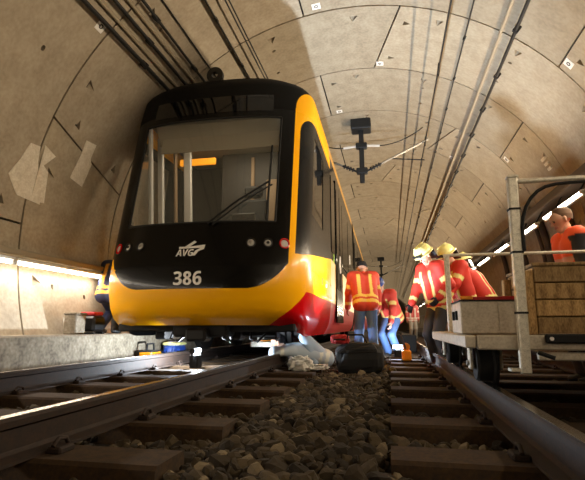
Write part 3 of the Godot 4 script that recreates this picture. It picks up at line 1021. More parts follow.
func tram():
	s_tab = [0.0]
	var prev := nose_point(0, 1.0)
	for i in 200:
		var p := nose_point(PI / 2 * pow((i + 1) / 200.0, 2.0), 1.0)
		s_tab.append(s_tab[-1] + p.distance_to(prev))
		prev = p
	s_end = s_tab[-1]
	var smax: float = s_end + (-(0.10 + NOSE) - CABL)
	var t = thing("tram", "yellow, red and black light-rail car standing on the left track", "tram", Vector3(-2.26, 0, -5.05), deg_to_rad(0.8))
	# livery: paint on the cab shell
	var im := Image.create(1680, 740, true, Image.FORMAT_RGB8)
	for yy in 740:
		for xx in 1680:
			im.set_pixel(xx, yy, livery(xx / 200.0 - 4.2, 4.1 - yy / 200.0))
	im.generate_mipmaps()
	var lm := mat(Color(1, 1, 1), 0.26)
	lm.metallic_specular = 0.3
	lm.albedo_texture = ImageTexture.create_from_image(im)
	lm.clearcoat_enabled = true
	lm.clearcoat = 0.12
	lm.clearcoat_roughness = 0.05
	var ws := 0.97
	var sw0 := s_end - 0.22; var sw1 := s_end + 0.95
	var ss := breaks([-sw1, -sw0, -ws, ws, sw0, sw1, -1.16, 1.16, -s_end, s_end], -smax, smax, 0.07)
	var ys := breaks([0.52, 0.60, 0.75, 1.0, 1.225, 1.23, 1.242, 1.247, 1.78, 1.98, 3.15, 3.27, 3.4, 3.6, 3.8, 3.85, 3.9, 3.96, 4.0, 4.02], 0.42, 4.05, 0.12)
	var hole := func(s: float, y: float) -> bool:
		if absf(s) < ws and y > 1.78 and y < 3.27: return true
		return absf(s) > sw0 and absf(s) < sw1 and y > 1.98 and y < 3.15
	var st := mb()
	shell_patch(st, ss, ys.filter(func(y): return y <= 3.4001), 0.0, hole, true)
	obj("cab_shell", st, lm, t)
	st = mb()
	shell_patch(st, ss, ys.filter(func(y): return y >= 3.3999), 0.0, never)
	var lm2 := lm.duplicate()
	lm2.roughness = 0.65
	lm2.clearcoat_enabled = false
	obj("cab_brow", st, lm2, t)
	# cab roof cap
	st = mb()
	for j in ss.size() / 2:
		var a: float = ss[j]; var b: float = ss[j + 1]
		quad(st, shell_point(a, 4.05), shell_point(b, 4.05), shell_point(-b, 4.05), shell_point(-a, 4.05), Vector3.UP)
	obj("cab_roof", st, M.roof, t)
	# glass
	st = mb()
	var wss := breaks([], -ws, ws, 0.08)
	shell_patch(st, wss, breaks([], 1.78, 3.27, 0.1), -0.012, never)
	var wsn = obj("windscreen", st, M.glass, t)
	for e in [-1, 1]:
		st = mb()
		var a := [sw0, sw1] if e == 1 else [-sw1, -sw0]
		shell_patch(st, breaks([], a[0], a[1], 0.08), breaks([], 1.98, 3.15, 0.1), -0.008, never)
		obj("cab_side_window", st, M.tint if e == 1 else M.glass, t)
	# windscreen frame and rounded corners
	st = mb()
	for y in [1.78, 3.27]:
		var pts := []
		for s in wss: pts.append(shell_point(s, y) - shell_normal(s, y) * 0.004)
		tube(st, pts, 0.014, 6)
	for s in [-ws, ws]:
		var pts := []
		for k in 12:
			var y := lerpf(1.78, 3.27, k / 11.0)
			pts.append(shell_point(s, y) - shell_normal(s, y) * 0.004)
		tube(st, pts, 0.014, 6)
	obj("window_seal", st, M.rubber, wsn)
	# wiper
	st = mb()
	var wp := func(s: float, y: float, o: float) -> Vector3: return shell_point(s, y) + shell_normal(s, y) * o
	tube(st, [wp.call(0.16, 1.75, 0.03), wp.call(0.5, 2.03, 0.04), wp.call(0.86, 2.30, 0.03)], 0.013, 6)
	tube(st, [wp.call(0.22, 1.73, 0.03), wp.call(0.55, 2.0, 0.045), wp.call(0.90, 2.26, 0.03)], 0.010, 6)
	obj("wiper_arm", st, M.rubber, t)
	st = mb()
	tube(st, [wp.call(0.86, 1.80, 0.015), wp.call(0.865, 2.3, 0.02), wp.call(0.87, 2.82, 0.015)], 0.014, 6)
	obj("wiper_blade", st, M.rubber, t)
	# headlamps
	for e in [-1, 1]:
		for k in 3:
			var s: float = e * [0.70, 0.90, 1.10][k]
			var n := shell_normal(s, 1.51)
			var u := n.cross(Vector3.UP).normalized()
			var b := Basis(u, n, u.cross(n))
			var rr: float = [0.062, 0.058, 0.066][k]
			var hl := mb()
			lathe(hl, [Vector2(rr, -0.02), Vector2(rr, 0.008), Vector2(rr * 0.8, 0.012), Vector2(rr * 0.74, 0.0)], Transform3D(b, shell_point(s, 1.51)), 20)
			var o = obj("headlamp", hl, M.lens_red if k == 2 else M.dark_steel, t)
			hl = mb()
			lathe(hl, [Vector2(rr * 0.76, -0.004), Vector2(rr * 0.5, 0.006), Vector2(0.0, 0.010)], Transform3D(b, shell_point(s, 1.51)), 20)
			obj("lens", hl, M.lens, o)
			if k < 2:
				hl = mb()
				lathe(hl, [Vector2(rr * 0.34, 0.004), Vector2(rr * 0.30, 0.016), Vector2(0, 0.018)], Transform3D(b, shell_point(s, 1.51)), 12)
				obj("reflector", hl, M.dark_steel if k == 1 else M.steel, o)
	# number and operator lettering
	text_part("car_number", "386", 0.215, Vector3(-0.02, 1.09, tz(1.1) + 0.006), t)
	var lg = text_part("operator_lettering", "AVG", 0.108, Vector3(-0.075, 1.395, tz(1.36) + 0.006), t)
	lg.transform.basis = Basis(Vector3(1, 0, 0), Vector3(0.25, 1, 0), Vector3(0, 0, 1))
	st = mb()
	prism(st, PackedVector2Array([Vector2(-0.155, 1.447), Vector2(-0.155, 1.47), Vector2(-0.08, 1.47), Vector2(0.035, 1.538), Vector2(0.062, 1.522), Vector2(-0.022, 1.47), Vector2(0.168, 1.488), Vector2(0.155, 1.437), Vector2(0.085, 1.415), Vector2(0.045, 1.362), Vector2(0.005, 1.362), Vector2(0.05, 1.422), Vector2(0.115, 1.452)]), 0.006, Transform3D(Basis.IDENTITY, Vector3(0, 0, tz(1.40) + 0.008)))
	obj("operator_emblem", st, M.print, t)
	# lifting eye on the roof edge
	st = mb()
	lathe(st, [Vector2(0.045, -0.03), Vector2(0.12, -0.03), Vector2(0.12, 0.03), Vector2(0.045, 0.03), Vector2(0.045, -0.03)], Transform3D(Basis(Vector3.RIGHT, Vector3(0, 0, 1), Vector3(0, -1, 0)), Vector3(-0.04, 4.045, -0.74)), 24)
	bx(st, Vector3(-0.04, 3.93, -0.76), Vector3(0.30, 0.10, 0.10), 0.03)
	obj("lifting_eye", st, M.black, t)
	# front sign panel above the windscreen
	st = mb()
	shell_patch(st, breaks([], -0.85, 0.85, 0.1), breaks([], 3.36, 3.62, 0.08), 0.004, never)
	obj("destination_panel", st, M.dark_glass, t)
	# small marks on the right flank
	st = mb()
	var gp := Vector3(1.329, 1.78, -3.45)
	for a in [0.7, -0.7]: bx(st, gp, Vector3(0.004, 0.20, 0.035), 0, Basis(Vector3.RIGHT, a))
	obj("green_mark", st, M.green, t)
	obj("flank_emblem", box(Vector3(1.327, 1.20, -1.75), Vector3(0.004, 0.11, 0.08), 0.0), M.red_cloth, t)
	obj("flank_mark", box(Vector3(1.327, 1.17, -2.25), Vector3(0.004, 0.05, 0.10), 0.0), M.print, t)
	# body behind the cab
	var spans := [[-3.0, -9.2], [-9.9, -24.0]]
	for k in 2:
		var z0: float = spans[k][0]; var z1: float = spans[k][1]
		obj("skirt", body_strip(0.42, 0.95, z0, z1, 6, 0.0, [1]), M.red, t)
		obj("skirt", body_strip(0.58, 0.95, z0, z1, 4, 0.0, [-1]), M.red, t)
		obj("lower_panel", body_strip(0.95, 1.70, z0, z1, 3), M.yellow, t)
		obj("window_band", body_strip(1.70, 3.60, z0, z1, 3), M.gloss, t)
		obj("roof_edge", body_strip(3.60, 3.80, z0, z1, 5), M.yellow, t)
		st = body_strip(3.80, 4.05, z0, z1, 5)
		quad(st, Vector3(-0.7, 4.05, z0), Vector3(0.7, 4.05, z0), Vector3(0.7, 4.05, z1), Vector3(-0.7, 4.05, z1), Vector3.UP)
		obj("roof", st, M.roof, t)
		if k == 1:
			st = mb()
			bx(st, Vector3(0, 2.15, z1), Vector3(2.6, 3.3, 0.04))
			obj("end_wall", st, M.gloss, t)
	st = mb()
	for k in 7:
		var z := -9.2 - k * 0.1 - 0.05
		bx(st, Vector3(0, 2.1, z), Vector3(2.5 - 0.06 * (k % 2), 3.3, 0.07), 0.02)
	obj("bellows", st, M.rubber, t)
	for e in [-1, 1]:
		# double door behind the cab, then windows
		for k in 2:
			var d = obj("door_leaf", side_pane(e, 0.62, 3.36, -3.75 - k * 0.66, -4.39 - k * 0.66, 0.010, 0.03), M.yellow if false else M.gloss, t)
			obj("door_window", side_pane(e, 1.25, 3.2, -3.82 - k * 0.66, -4.32 - k * 0.66, 0.026, 0.008), M.dark_glass, d)
			obj("door_handle", side_pane(e, 1.6, 1.95, -4.36 - k * 0.10, -4.39 - k * 0.10, 0.03, 0.02), M.steel, d)
		for q in [[-3.05, -3.65], [-5.3, -6.9], [-7.05, -8.9], [-10.2, -11.9], [-12.05, -13.8], [-15.4, -17.2], [-17.4, -19.2]]:
			obj("side_window", side_pane(e, 1.85, 3.25, q[0], q[1], 0.005), M.dark_glass, t)
		obj("side_sign", side_pane(e, 2.2, 2.45, -7.55, -7.70, 0.014), M.print, t)
	# roof equipment well back
	st = mb()
	bx(st, Vector3(0, 4.13, -6.5), Vector3(1.2, 0.2, 2.4), 0.04)
	obj("roof_box", st, M.roof, t)
	# underframe, bogies, coupler
	st = mb()
	bx(st, Vector3(0, 0.60, -12.2), Vector3(2.3, 0.24, 23.4), 0.02)
	obj("underframe", st, M.under, t)
	obj("coupler_housing", box(Vector3(0, 0.50, -0.62), Vector3(0.7, 0.16, 0.5), 0.03), M.under, t)
	obj("coupler_head", box(Vector3(0, 0.45, -0.36), Vector3(0.26, 0.16, 0.24), 0.03), M.dark_steel, t)
	obj("obstacle_guard", box(Vector3(0.2, 0.47, -0.85), Vector3(1.3, 0.10, 0.05), 0.015), M.under, t)
	for zb in [-3.3, -12.8]:
		var bg = obj("bogie_frame", box(Vector3(0, 0.46, zb), Vector3(1.9, 0.16, 2.3), 0.04), M.under, t)
		for z in [-0.9, 0.9]:
			for x in [-0.75, 0.75]:
				st = mb()
				lathe(st, [Vector2(0, -0.06), Vector2(0.29, -0.06), Vector2(0.315, -0.04), Vector2(0.315, 0.045), Vector2(0.345, 0.05), Vector2(0.345, 0.075), Vector2(0.1, 0.075), Vector2(0, 0.085)], Transform3D(Basis(Vector3(0, 1, 0), Vector3(1 if x < 0 else -1, 0, 0), Vector3(0, 0, 1)), Vector3(x, 0.51, zb + z)), 24)
				obj("wheel", st, M.dark_steel, bg)
			obj("axle", bar(Vector3(-0.7, 0.51, zb + z), Vector3(0.7, 0.51, zb + z), 0.06, 8), M.dark_steel, bg)
	for q in [[-0.7, -0.9, 0.16], [0.35, -0.8, 0.14], [0.75, -1.0, 0.18], [-0.25, -0.95, 0.12], [1.0, -2.6, 0.2], [1.02, -3.4, 0.26], [0.95, -4.4, 0.22]]:
		obj("equipment_box", box(Vector3(q[0], 0.47, q[1]), Vector3(q[2], 0.18, 0.25), 0.02), M.dark_steel, t)
	st = mb()
	for x in [-0.5, 0.2, 0.55]: tube(st, [Vector3(x, 0.5, -0.75), Vector3(x + 0.02, 0.40, -0.62), Vector3(x + 0.1, 0.36, -0.65), Vector3(x + 0.18, 0.46, -0.78)], 0.016, 6)
	obj("brake_hose", st, M.rubber, t)
	# inside of the cab
	obj("cab_floor", box(Vector3(0, 1.0, -1.5), Vector3(2.4, 0.06, 1.9), 0), M.cab_dark, t)
	obj("cab_ceiling", box(Vector3(0, 3.46, -1.62), Vector3(1.9, 0.05, 1.4), 0), M.cab, t)
	obj("cab_header", box(Vector3(0, 3.30, -0.98), Vector3(1.96, 0.30, 0.06), 0.01, Basis(Vector3.RIGHT, 0.5)), M.cab, t)
	obj("sun_blind", box(Vector3(0.05, 3.06, -0.80), Vector3(1.75, 0.24, 0.02), 0.004, Basis(Vector3.RIGHT, -0.2)), M.cab, t)
	var dash = obj("dashboard", box(Vector3(0, 1.62, -0.78), Vector3(2.3, 0.36, 0.62), 0.06), M.cab, t)
	obj("console", box(Vector3(-0.15, 1.83, -0.85), Vector3(1.0, 0.10, 0.34), 0.03), M.cab, dash)
	obj("dash_screen", box(Vector3(0.35, 1.96, -0.95), Vector3(0.34, 0.22, 0.04), 0.01), M.cab_dark, dash)
	var part = obj("partition", box(Vector3(0.42, 2.2, -2.25), Vector3(1.7, 2.5, 0.06), 0.01), M.cab_dark, t)
	obj("partition_window", box(Vector3(0.75, 2.5, -2.21), Vector3(0.8, 0.9, 0.02), 0.01), M.cab_tan, part)
	obj("partition_frame", box(Vector3(0.12, 2.2, -2.20), Vector3(0.06, 2.3, 0.04), 0.01), M.cab_tan, part)
	obj("interior_display", box(Vector3(-0.74, 3.22, -1.9), Vector3(0.62, 0.11, 0.05), 0.01), M.amber, t)
	for q in [[-1.03, -0.92, 0.06, "cab_white"], [-1.06, -1.30, 0.09, "cab_white"], [-0.84, -1.80, 0.13, "cab_white"], [-0.97, -1.62, 0.05, "cab_tan"]]:
		obj("cab_post", box(Vector3(q[0], 2.5, q[1]), Vector3(q[2], 1.75, 0.06), 0.015, Basis(Vector3.RIGHT, 0.12)), M[q[3]], t)
	var seat = obj("driver_seat", box(Vector3(0.25, 2.1, -1.75), Vector3(0.5, 0.8, 0.12), 0.05, Basis(Vector3.RIGHT, -0.12)), M.seat, t)
	obj("headrest", box(Vector3(0.25, 2.62, -1.80), Vector3(0.3, 0.2, 0.1), 0.04), M.seat, seat)
	obj("seat_cushion", box(Vector3(0.25, 1.65, -1.5), Vector3(0.5, 0.12, 0.5), 0.05), M.seat, seat)
	obj("cab_lamp", box(Vector3(0.1, 3.425, -1.45), Vector3(0.9, 0.02, 0.10), 0.004), M.cab_glow, t)
	var cl := AreaLight3D.new()
	cl.name = "cab_light"
	cl.area_size = Vector2(0.9, 0.10)
	cl.light_color = Color(1.0, 0.93, 0.80)
	cl.light_energy = 1.6
	cl.area_range = 20.0
	cl.shadow_enabled = true
	t.add_child(cl)
	cl.transform = Transform3D(Basis(Vector3.RIGHT, Vector3(0, 0, -1), Vector3.UP), Vector3(0.1, 3.41, -1.45))
	# saloon floor and far inner wall stop light leaking through the shell
	obj("saloon_wall", box(Vector3(0, 2.2, -2.9), Vector3(2.5, 2.5, 0.05), 0), M.cab_dark, t)


# ---------------------------------------------------------------- rail trolley and its load
func trolley():
	var t = thing("rail_trolley", "metal rail trolley with tall guard posts on the right track", "trolley", Vector3(1.34, 0.19, -4.0))
	var W := func(x: float, y: float, z: float) -> Vector3: return Vector3(x - 1.34, y - 0.19, z + 4.0)
	obj("side_beam", box(W.call(0.455, 0.455, -4.12), Vector3(0.06, 0.075, 2.3), 0.008), M.alu, t)
	obj("side_beam", box(W.call(2.22, 0.455, -4.12), Vector3(0.06, 0.075, 2.3), 0.008), M.alu, t)
	obj("cross_beam", box(W.call(1.34, 0.452, -2.99), Vector3(1.70, 0.085, 0.06), 0.008), M.alu, t)
	obj("cross_beam", box(W.call(1.34, 0.452, -5.24), Vector3(1.70, 0.085, 0.06), 0.008), M.alu, t)
	obj("cross_beam", box(W.call(1.34, 0.44, -4.1), Vector3(1.70, 0.06, 0.06), 0.008), M.alu, t)
	for k in 9:
		obj("deck_plank", box(W.call(1.34, 0.483, -3.16 - k * 0.245), Vector3(1.70, 0.02, 0.235), 0.004), M.wood[k % 3], t)
	for x in [0.59, 2.09]:
		for z in [-3.36, -4.95]:
			var st := mb()
			var sg := 1 if x < 1 else -1
			lathe(st, [Vector2(0, -0.06), Vector2(0.105, -0.06), Vector2(0.115, -0.045), Vector2(0.115, 0.035), Vector2(0.14, 0.045), Vector2(0.14, 0.065), Vector2(0.04, 0.065), Vector2(0, 0.08)], Transform3D(Basis(Vector3(0, 1, 0), Vector3(sg, 0, 0), Vector3(0, 0, 1)), W.call(x, 0.308, z)), 20)
			var wh = obj("wheel", st, M.rubber, t)
			obj("wheel_bracket", box(W.call(x - sg * 0.085, 0.35, z), Vector3(0.02, 0.16, 0.10), 0.004), M.galv, t)
			obj("wheel_bracket", box(W.call(x + sg * 0.095, 0.35, z), Vector3(0.02, 0.16, 0.10), 0.004), M.galv, t)
			obj("axle_bolt", bar(W.call(x - sg * 0.11, 0.308, z), W.call(x + sg * 0.11, 0.308, z), 0.018, 8), M.steel, wh)
	# tall front frame
	for x in [0.765, 2.10]:
		var ln := Basis(Vector3(0, 0, 1), -0.012 if x < 1 else 0.0)
		var p = obj("post", box(W.call(x - 0.025, 0.853, -2.94), Vector3(0.056, 1.146, 0.056), 0.008, ln), M.galv, t)
		for y in [0.62, 0.97, 1.23]:
			obj("tie_band", box(W.call(x - 0.025 + (y - 0.875) * (0.012 if x < 1 else 0.0), y, -2.94), Vector3(0.062, 0.012, 0.062), 0), M.rubber, p)
		obj("post_cap", box(W.call(x - 0.018, 1.430, -2.94), Vector3(0.066, 0.012, 0.064), 0.003), M.galv, p)
	obj("top_rail", bar(W.call(0.76, 1.403, -2.94), W.call(2.08, 1.403, -2.94), 0.016, 10), M.galv, t)
	var st := mb()
	var pts := []
	for q in [[0.775, 0.978], [0.775, 1.118], [0.785, 1.178], [0.805, 1.238], [0.835, 1.288], [0.875, 1.328], [0.92, 1.353], [0.98, 1.366], [1.05, 1.370], [1.3, 1.373], [1.7, 1.373], [2.05, 1.373]]: pts.append(W.call(q[0], q[1], -2.91))
	tube(st, pts, 0.010, 8)
	obj("cable", st, M.rubber, t)
	# rear guard rail
	for x in [0.59, 2.10]:
		obj("rear_post", box(W.call(x, 0.88, -5.05), Vector3(0.05, 0.78, 0.05), 0.006), M.galv, t)
	obj("rear_rail", bar(W.call(0.56, 1.27, -5.05), W.call(2.12, 1.27, -5.05), 0.016, 10), M.galv, t)
	# dark bumper with two bolts
	var bp = obj("bumper", box(W.call(0.985, 0.475, -2.945), Vector3(0.265, 0.052, 0.03), 0.008), M.rubber, t)
	for x in [0.88, 1.085]:
		obj("bolt", bar(W.call(x, 0.475, -2.93), W.call(x, 0.475, -2.922), 0.011, 10), M.print, bp)
	obj("lower_beam", box(W.call(1.45, 0.375, -3.0), Vector3(1.26, 0.045, 0.05), 0.006), M.alu, t)
	obj("lock_lever", bar(W.call(0.80, 0.40, -2.92), W.call(0.88, 0.37, -2.90), 0.012, 8), M.rubber, t)
	obj("foot_plate", box(W.call(0.70, 0.30, -2.97), Vector3(0.09, 0.02, 0.09), 0.004), M.galv, t)
	# metal chest
	var c = thing("metal_chest", "dull silver metal chest with dark red lid on the trolley", "chest", Vector3(0.60, 0.494, -3.36))
	obj("body", box(Vector3(0, 0.105, 0), Vector3(0.335, 0.205, 0.44), 0.008), M.alu, c)
	obj("lid", box(Vector3(0.01, 0.222, -0.02), Vector3(0.32, 0.028, 0.42), 0.006), M.red_cloth, c)
	obj("lid_edge", box(Vector3(0, 0.210, 0.0), Vector3(0.345, 0.008, 0.45), 0.002), M.rubber, c)
	obj("end_label", box(Vector3(-0.125, 0.228, 0.20), Vector3(0.075, 0.022, 0.02), 0.003), M.tool_yellow, c)
	obj("latch", box(Vector3(-0.172, 0.12, 0.05), Vector3(0.016, 0.06, 0.05), 0.004), M.rubber, c)
	obj("latch", box(Vector3(-0.172, 0.12, -0.1), Vector3(0.016, 0.06, 0.05), 0.004), M.rubber, c)
	obj("rib", box(Vector3(0.10, 0.105, 0.223), Vector3(0.09, 0.19, 0.006), 0.002), M.alu, c)
	# wooden crate
	c = thing("wooden_crate", "weathered wooden plank crate on the trolley by the tall post", "crate", Vector3(1.40, 0.494, -3.36))
	for k in 4:
		obj("plank", box(Vector3(0, 0.055 + k * 0.1, 0.31), Vector3(1.10, 0.094, 0.03), 0.005), M.wood[(k + 1) % 3], c)
		obj("plank", box(Vector3(0, 0.055 + k * 0.1, -0.31), Vector3(1.10, 0.094, 0.03), 0.005), M.wood[k % 3], c)
		for e in [-1, 1]: obj("plank", box(Vector3(e * 0.535, 0.055 + k * 0.1, 0), Vector3(0.03, 0.094, 0.59), 0.005), M.wood[(k + 2) % 3], c)
	for e in [-1, 1]:
		for f in [-1, 1]: obj("corner_post", box(Vector3(e * 0.575, 0.19, f * 0.28), Vector3(0.045, 0.38, 0.07), 0.005), M.wood[2], c)
	obj("lid", box(Vector3(0, 0.415, 0), Vector3(1.12, 0.02, 0.66), 0.004), M.wood[1], c)


# ---------------------------------------------------------------- people
# bones: [a, b, radius a, radius b, tag]; the field is their smooth union, meshed as surface nets into acc
func new_acc() -> Dictionary:
	return {"v": PackedVector3Array(), "n": PackedVector3Array(), "c": PackedColorArray(), "i": PackedInt32Array()}

func sdf_into(acc: Dictionary, bones: Array, cell: float, k: float, colf: Callable):
	var lo := Vector3.INF; var hi := -Vector3.INF
	for b in bones:
		for e in 2:
			lo = lo.min(b[e] - Vector3.ONE * b[2 + e]); hi = hi.max(b[e] + Vector3.ONE * b[2 + e])
	lo -= Vector3.ONE * (cell * 2.5); hi += Vector3.ONE * (cell * 2.5)
	var nx := int((hi.x - lo.x) / cell) + 2; var ny := int((hi.y - lo.y) / cell) + 2; var nz := int((hi.z - lo.z) / cell) + 2
	var f := PackedFloat32Array(); f.resize(nx * ny * nz); f.fill(1.0)
	var mg := k + cell * 2.0
	for b in bones:
		var a: Vector3 = b[0]; var d: Vector3 = b[1] - b[0]
		var ra: float = b[2]; var rb: float = b[3]
		var il := 1.0 / maxf(d.length_squared(), 1e-9)
		var rm := maxf(ra, rb) + mg
		var l3: Vector3 = (a.min(b[1]) - Vector3.ONE * rm - lo) / cell
		var h3: Vector3 = (a.max(b[1]) + Vector3.ONE * rm - lo) / cell
		for z in range(maxi(0, int(l3.z)), mini(nz - 1, int(h3.z) + 1) + 1):
			for y in range(maxi(0, int(l3.y)), mini(ny - 1, int(h3.y) + 1) + 1):
				var row := (z * ny + y) * nx
				for x in range(maxi(0, int(l3.x)), mini(nx - 1, int(h3.x) + 1) + 1):
					var p := lo + Vector3(x, y, z) * cell - a
					var t := clampf(p.dot(d) * il, 0.0, 1.0)
					var ds := (p - d * t).length() - (ra + (rb - ra) * t)
					var o := f[row + x]
					var h := maxf(k - absf(o - ds), 0.0) / k
					f[row + x] = minf(o, ds) - h * h * k * 0.25
	var ids := PackedInt32Array(); ids.resize(nx * ny * nz); ids.fill(-1)
	var off := [0, 1, nx, nx + 1, nx * ny, nx * ny + 1, nx * ny + nx, nx * ny + nx + 1]
	var edges := [[0, 1], [2, 3], [4, 5], [6, 7], [0, 2], [1, 3], [4, 6], [5, 7], [0, 4], [1, 5], [2, 6], [3, 7]]
	for z in nz - 1:
		for y in ny - 1:
			for x in nx - 1:
				var i0 := (z * ny + y) * nx + x
				var v0 := f[i0]
				if v0 > cell * 2.0 or v0 < -cell * 2.0: continue
				var c := 0
				var vals := []
				for o in off:
					var v := f[i0 + o]
					vals.append(v)
					if v < 0.0: c += 1
				if c == 0 or c == 8: continue
				var sum := Vector3.ZERO; var cnt := 0
				for e in edges:
					var va: float = vals[e[0]]; var vb: float = vals[e[1]]
					if (va < 0.0) == (vb < 0.0): continue
					var t := va / (va - vb)
					var pa := Vector3(e[0] & 1, (e[0] >> 1) & 1, e[0] >> 2); var pb := Vector3(e[1] & 1, (e[1] >> 1) & 1, e[1] >> 2)
					sum += pa.lerp(pb, t); cnt += 1
				var p := lo + (Vector3(x, y, z) + sum / cnt) * cell
				var g := Vector3(vals[1] + vals[3] + vals[5] + vals[7] - vals[0] - vals[2] - vals[4] - vals[6], vals[2] + vals[3] + vals[6] + vals[7] - vals[0] - vals[1] - vals[4] - vals[5], vals[4] + vals[5] + vals[6] + vals[7] - vals[0] - vals[1] - vals[2] - vals[3]).normalized()
				ids[i0] = acc.v.size()
				var bt := ""; var bd := 1e9; var tt := 0.0
				for b in bones:
					var d: Vector3 = b[1] - b[0]
					var t: float = clampf((p - b[0]).dot(d) / maxf(d.length_squared(), 1e-9), 0, 1)
					var q: float = (p - b[0] - d * t).length() - lerpf(b[2], b[3], t)
					if q < bd:
						bd = q; bt = b[4]; tt = t
				acc.v.append(p); acc.n.append(g); acc.c.append(colf.call(p, bt, tt))
	var st3 := [1, nx, nx * ny]
	for z in range(1, nz - 1):
		for y in range(1, ny - 1):
			for x in range(1, nx - 1):
				var i0 := (z * ny + y) * nx + x
				if absf(f[i0]) > cell * 2.0: continue
				for ax in 3:
					var neg := f[i0] < 0.0
					if neg == (f[i0 + st3[ax]] < 0.0): continue
					var u: int = st3[(ax + 1) % 3]; var w: int = st3[(ax + 2) % 3]
					var q := [ids[i0 - u - w], ids[i0 - w], ids[i0], ids[i0 - u]]
					if q.min() < 0: continue
					if neg: acc.i.append_array(PackedInt32Array([q[0], q[2], q[1], q[0], q[3], q[2]]))
					else: acc.i.append_array(PackedInt32Array([q[0], q[1], q[2], q[0], q[2], q[3]]))

func acc_mesh(acc: Dictionary) -> ArrayMesh:
	var arr := []; arr.resize(Mesh.ARRAY_MAX)
	arr[Mesh.ARRAY_VERTEX] = acc.v; arr[Mesh.ARRAY_NORMAL] = acc.n; arr[Mesh.ARRAY_COLOR] = acc.c; arr[Mesh.ARRAY_INDEX] = acc.i
	var m := ArrayMesh.new()
	m.add_surface_from_arrays(Mesh.PRIMITIVE_TRIANGLES, arr)
	return m

func ik(a: Vector3, b: Vector3, l1: float, l2: float, hint: Vector3) -> Array:
	# middle joint of a two-bone limb, and the end actually reached
	var d := b - a
	var L := minf(d.length(), (l1 + l2) * 0.995)
	var dir := d.normalized()
	var x := (l1 * l1 - l2 * l2 + L * L) / (2.0 * L)
	var h := sqrt(maxf(l1 * l1 - x * x, 0.0))
	var n := (hint - dir * hint.dot(dir)).normalized()
	return [a + dir * x + n * h, a + dir * L]

func add_hand(acc: Dictionary, wrist: Vector3, dir: Vector3, side: float, back: Vector3, col: Color, cell := 0.006):
	# palm, four fingers of unequal length with a knuckle bend, a thumb from the side of the palm
	var fwd := dir.normalized()
	var nb := (back - fwd * back.dot(fwd)).normalized()
	var lat := fwd.cross(nb) * side
	var bones := []
	for q in [-0.026, -0.009, 0.009, 0.026]: bones.append([wrist + lat * q * 0.7, wrist + fwd * 0.075 + lat * q, 0.017, 0.015, "h"])
	var lens := [0.062, 0.072, 0.068, 0.052]
	for k in 4:
		var r0 := wrist + fwd * 0.082 + lat * (0.030 - k * 0.020)
		var m: Vector3 = r0 + (fwd * 0.9 - nb * 0.35).normalized() * lens[k] * 0.55
		var e: Vector3 = m + (fwd * 0.55 - nb * 0.8).normalized() * lens[k] * 0.5
		bones.append([r0, m, 0.0098, 0.0088, "h"]); bones.append([m, e, 0.0088, 0.0074, "h"])
	var t0 := wrist + fwd * 0.025 + lat * 0.032
	var t1 := t0 + (fwd * 0.6 + lat * 0.75 - nb * 0.25).normalized() * 0.040
	bones.append([t0, t1, 0.013, 0.011, "h"]); bones.append([t1, t1 + (fwd * 0.9 + lat * 0.1 - nb * 0.4).normalized() * 0.034, 0.011, 0.009, "h"])
	bones.append([wrist - fwd * 0.05, wrist + fwd * 0.01, 0.026, 0.024, "h"])
	sdf_into(acc, bones, cell, 0.007, func(_p, _t, _u): return col)

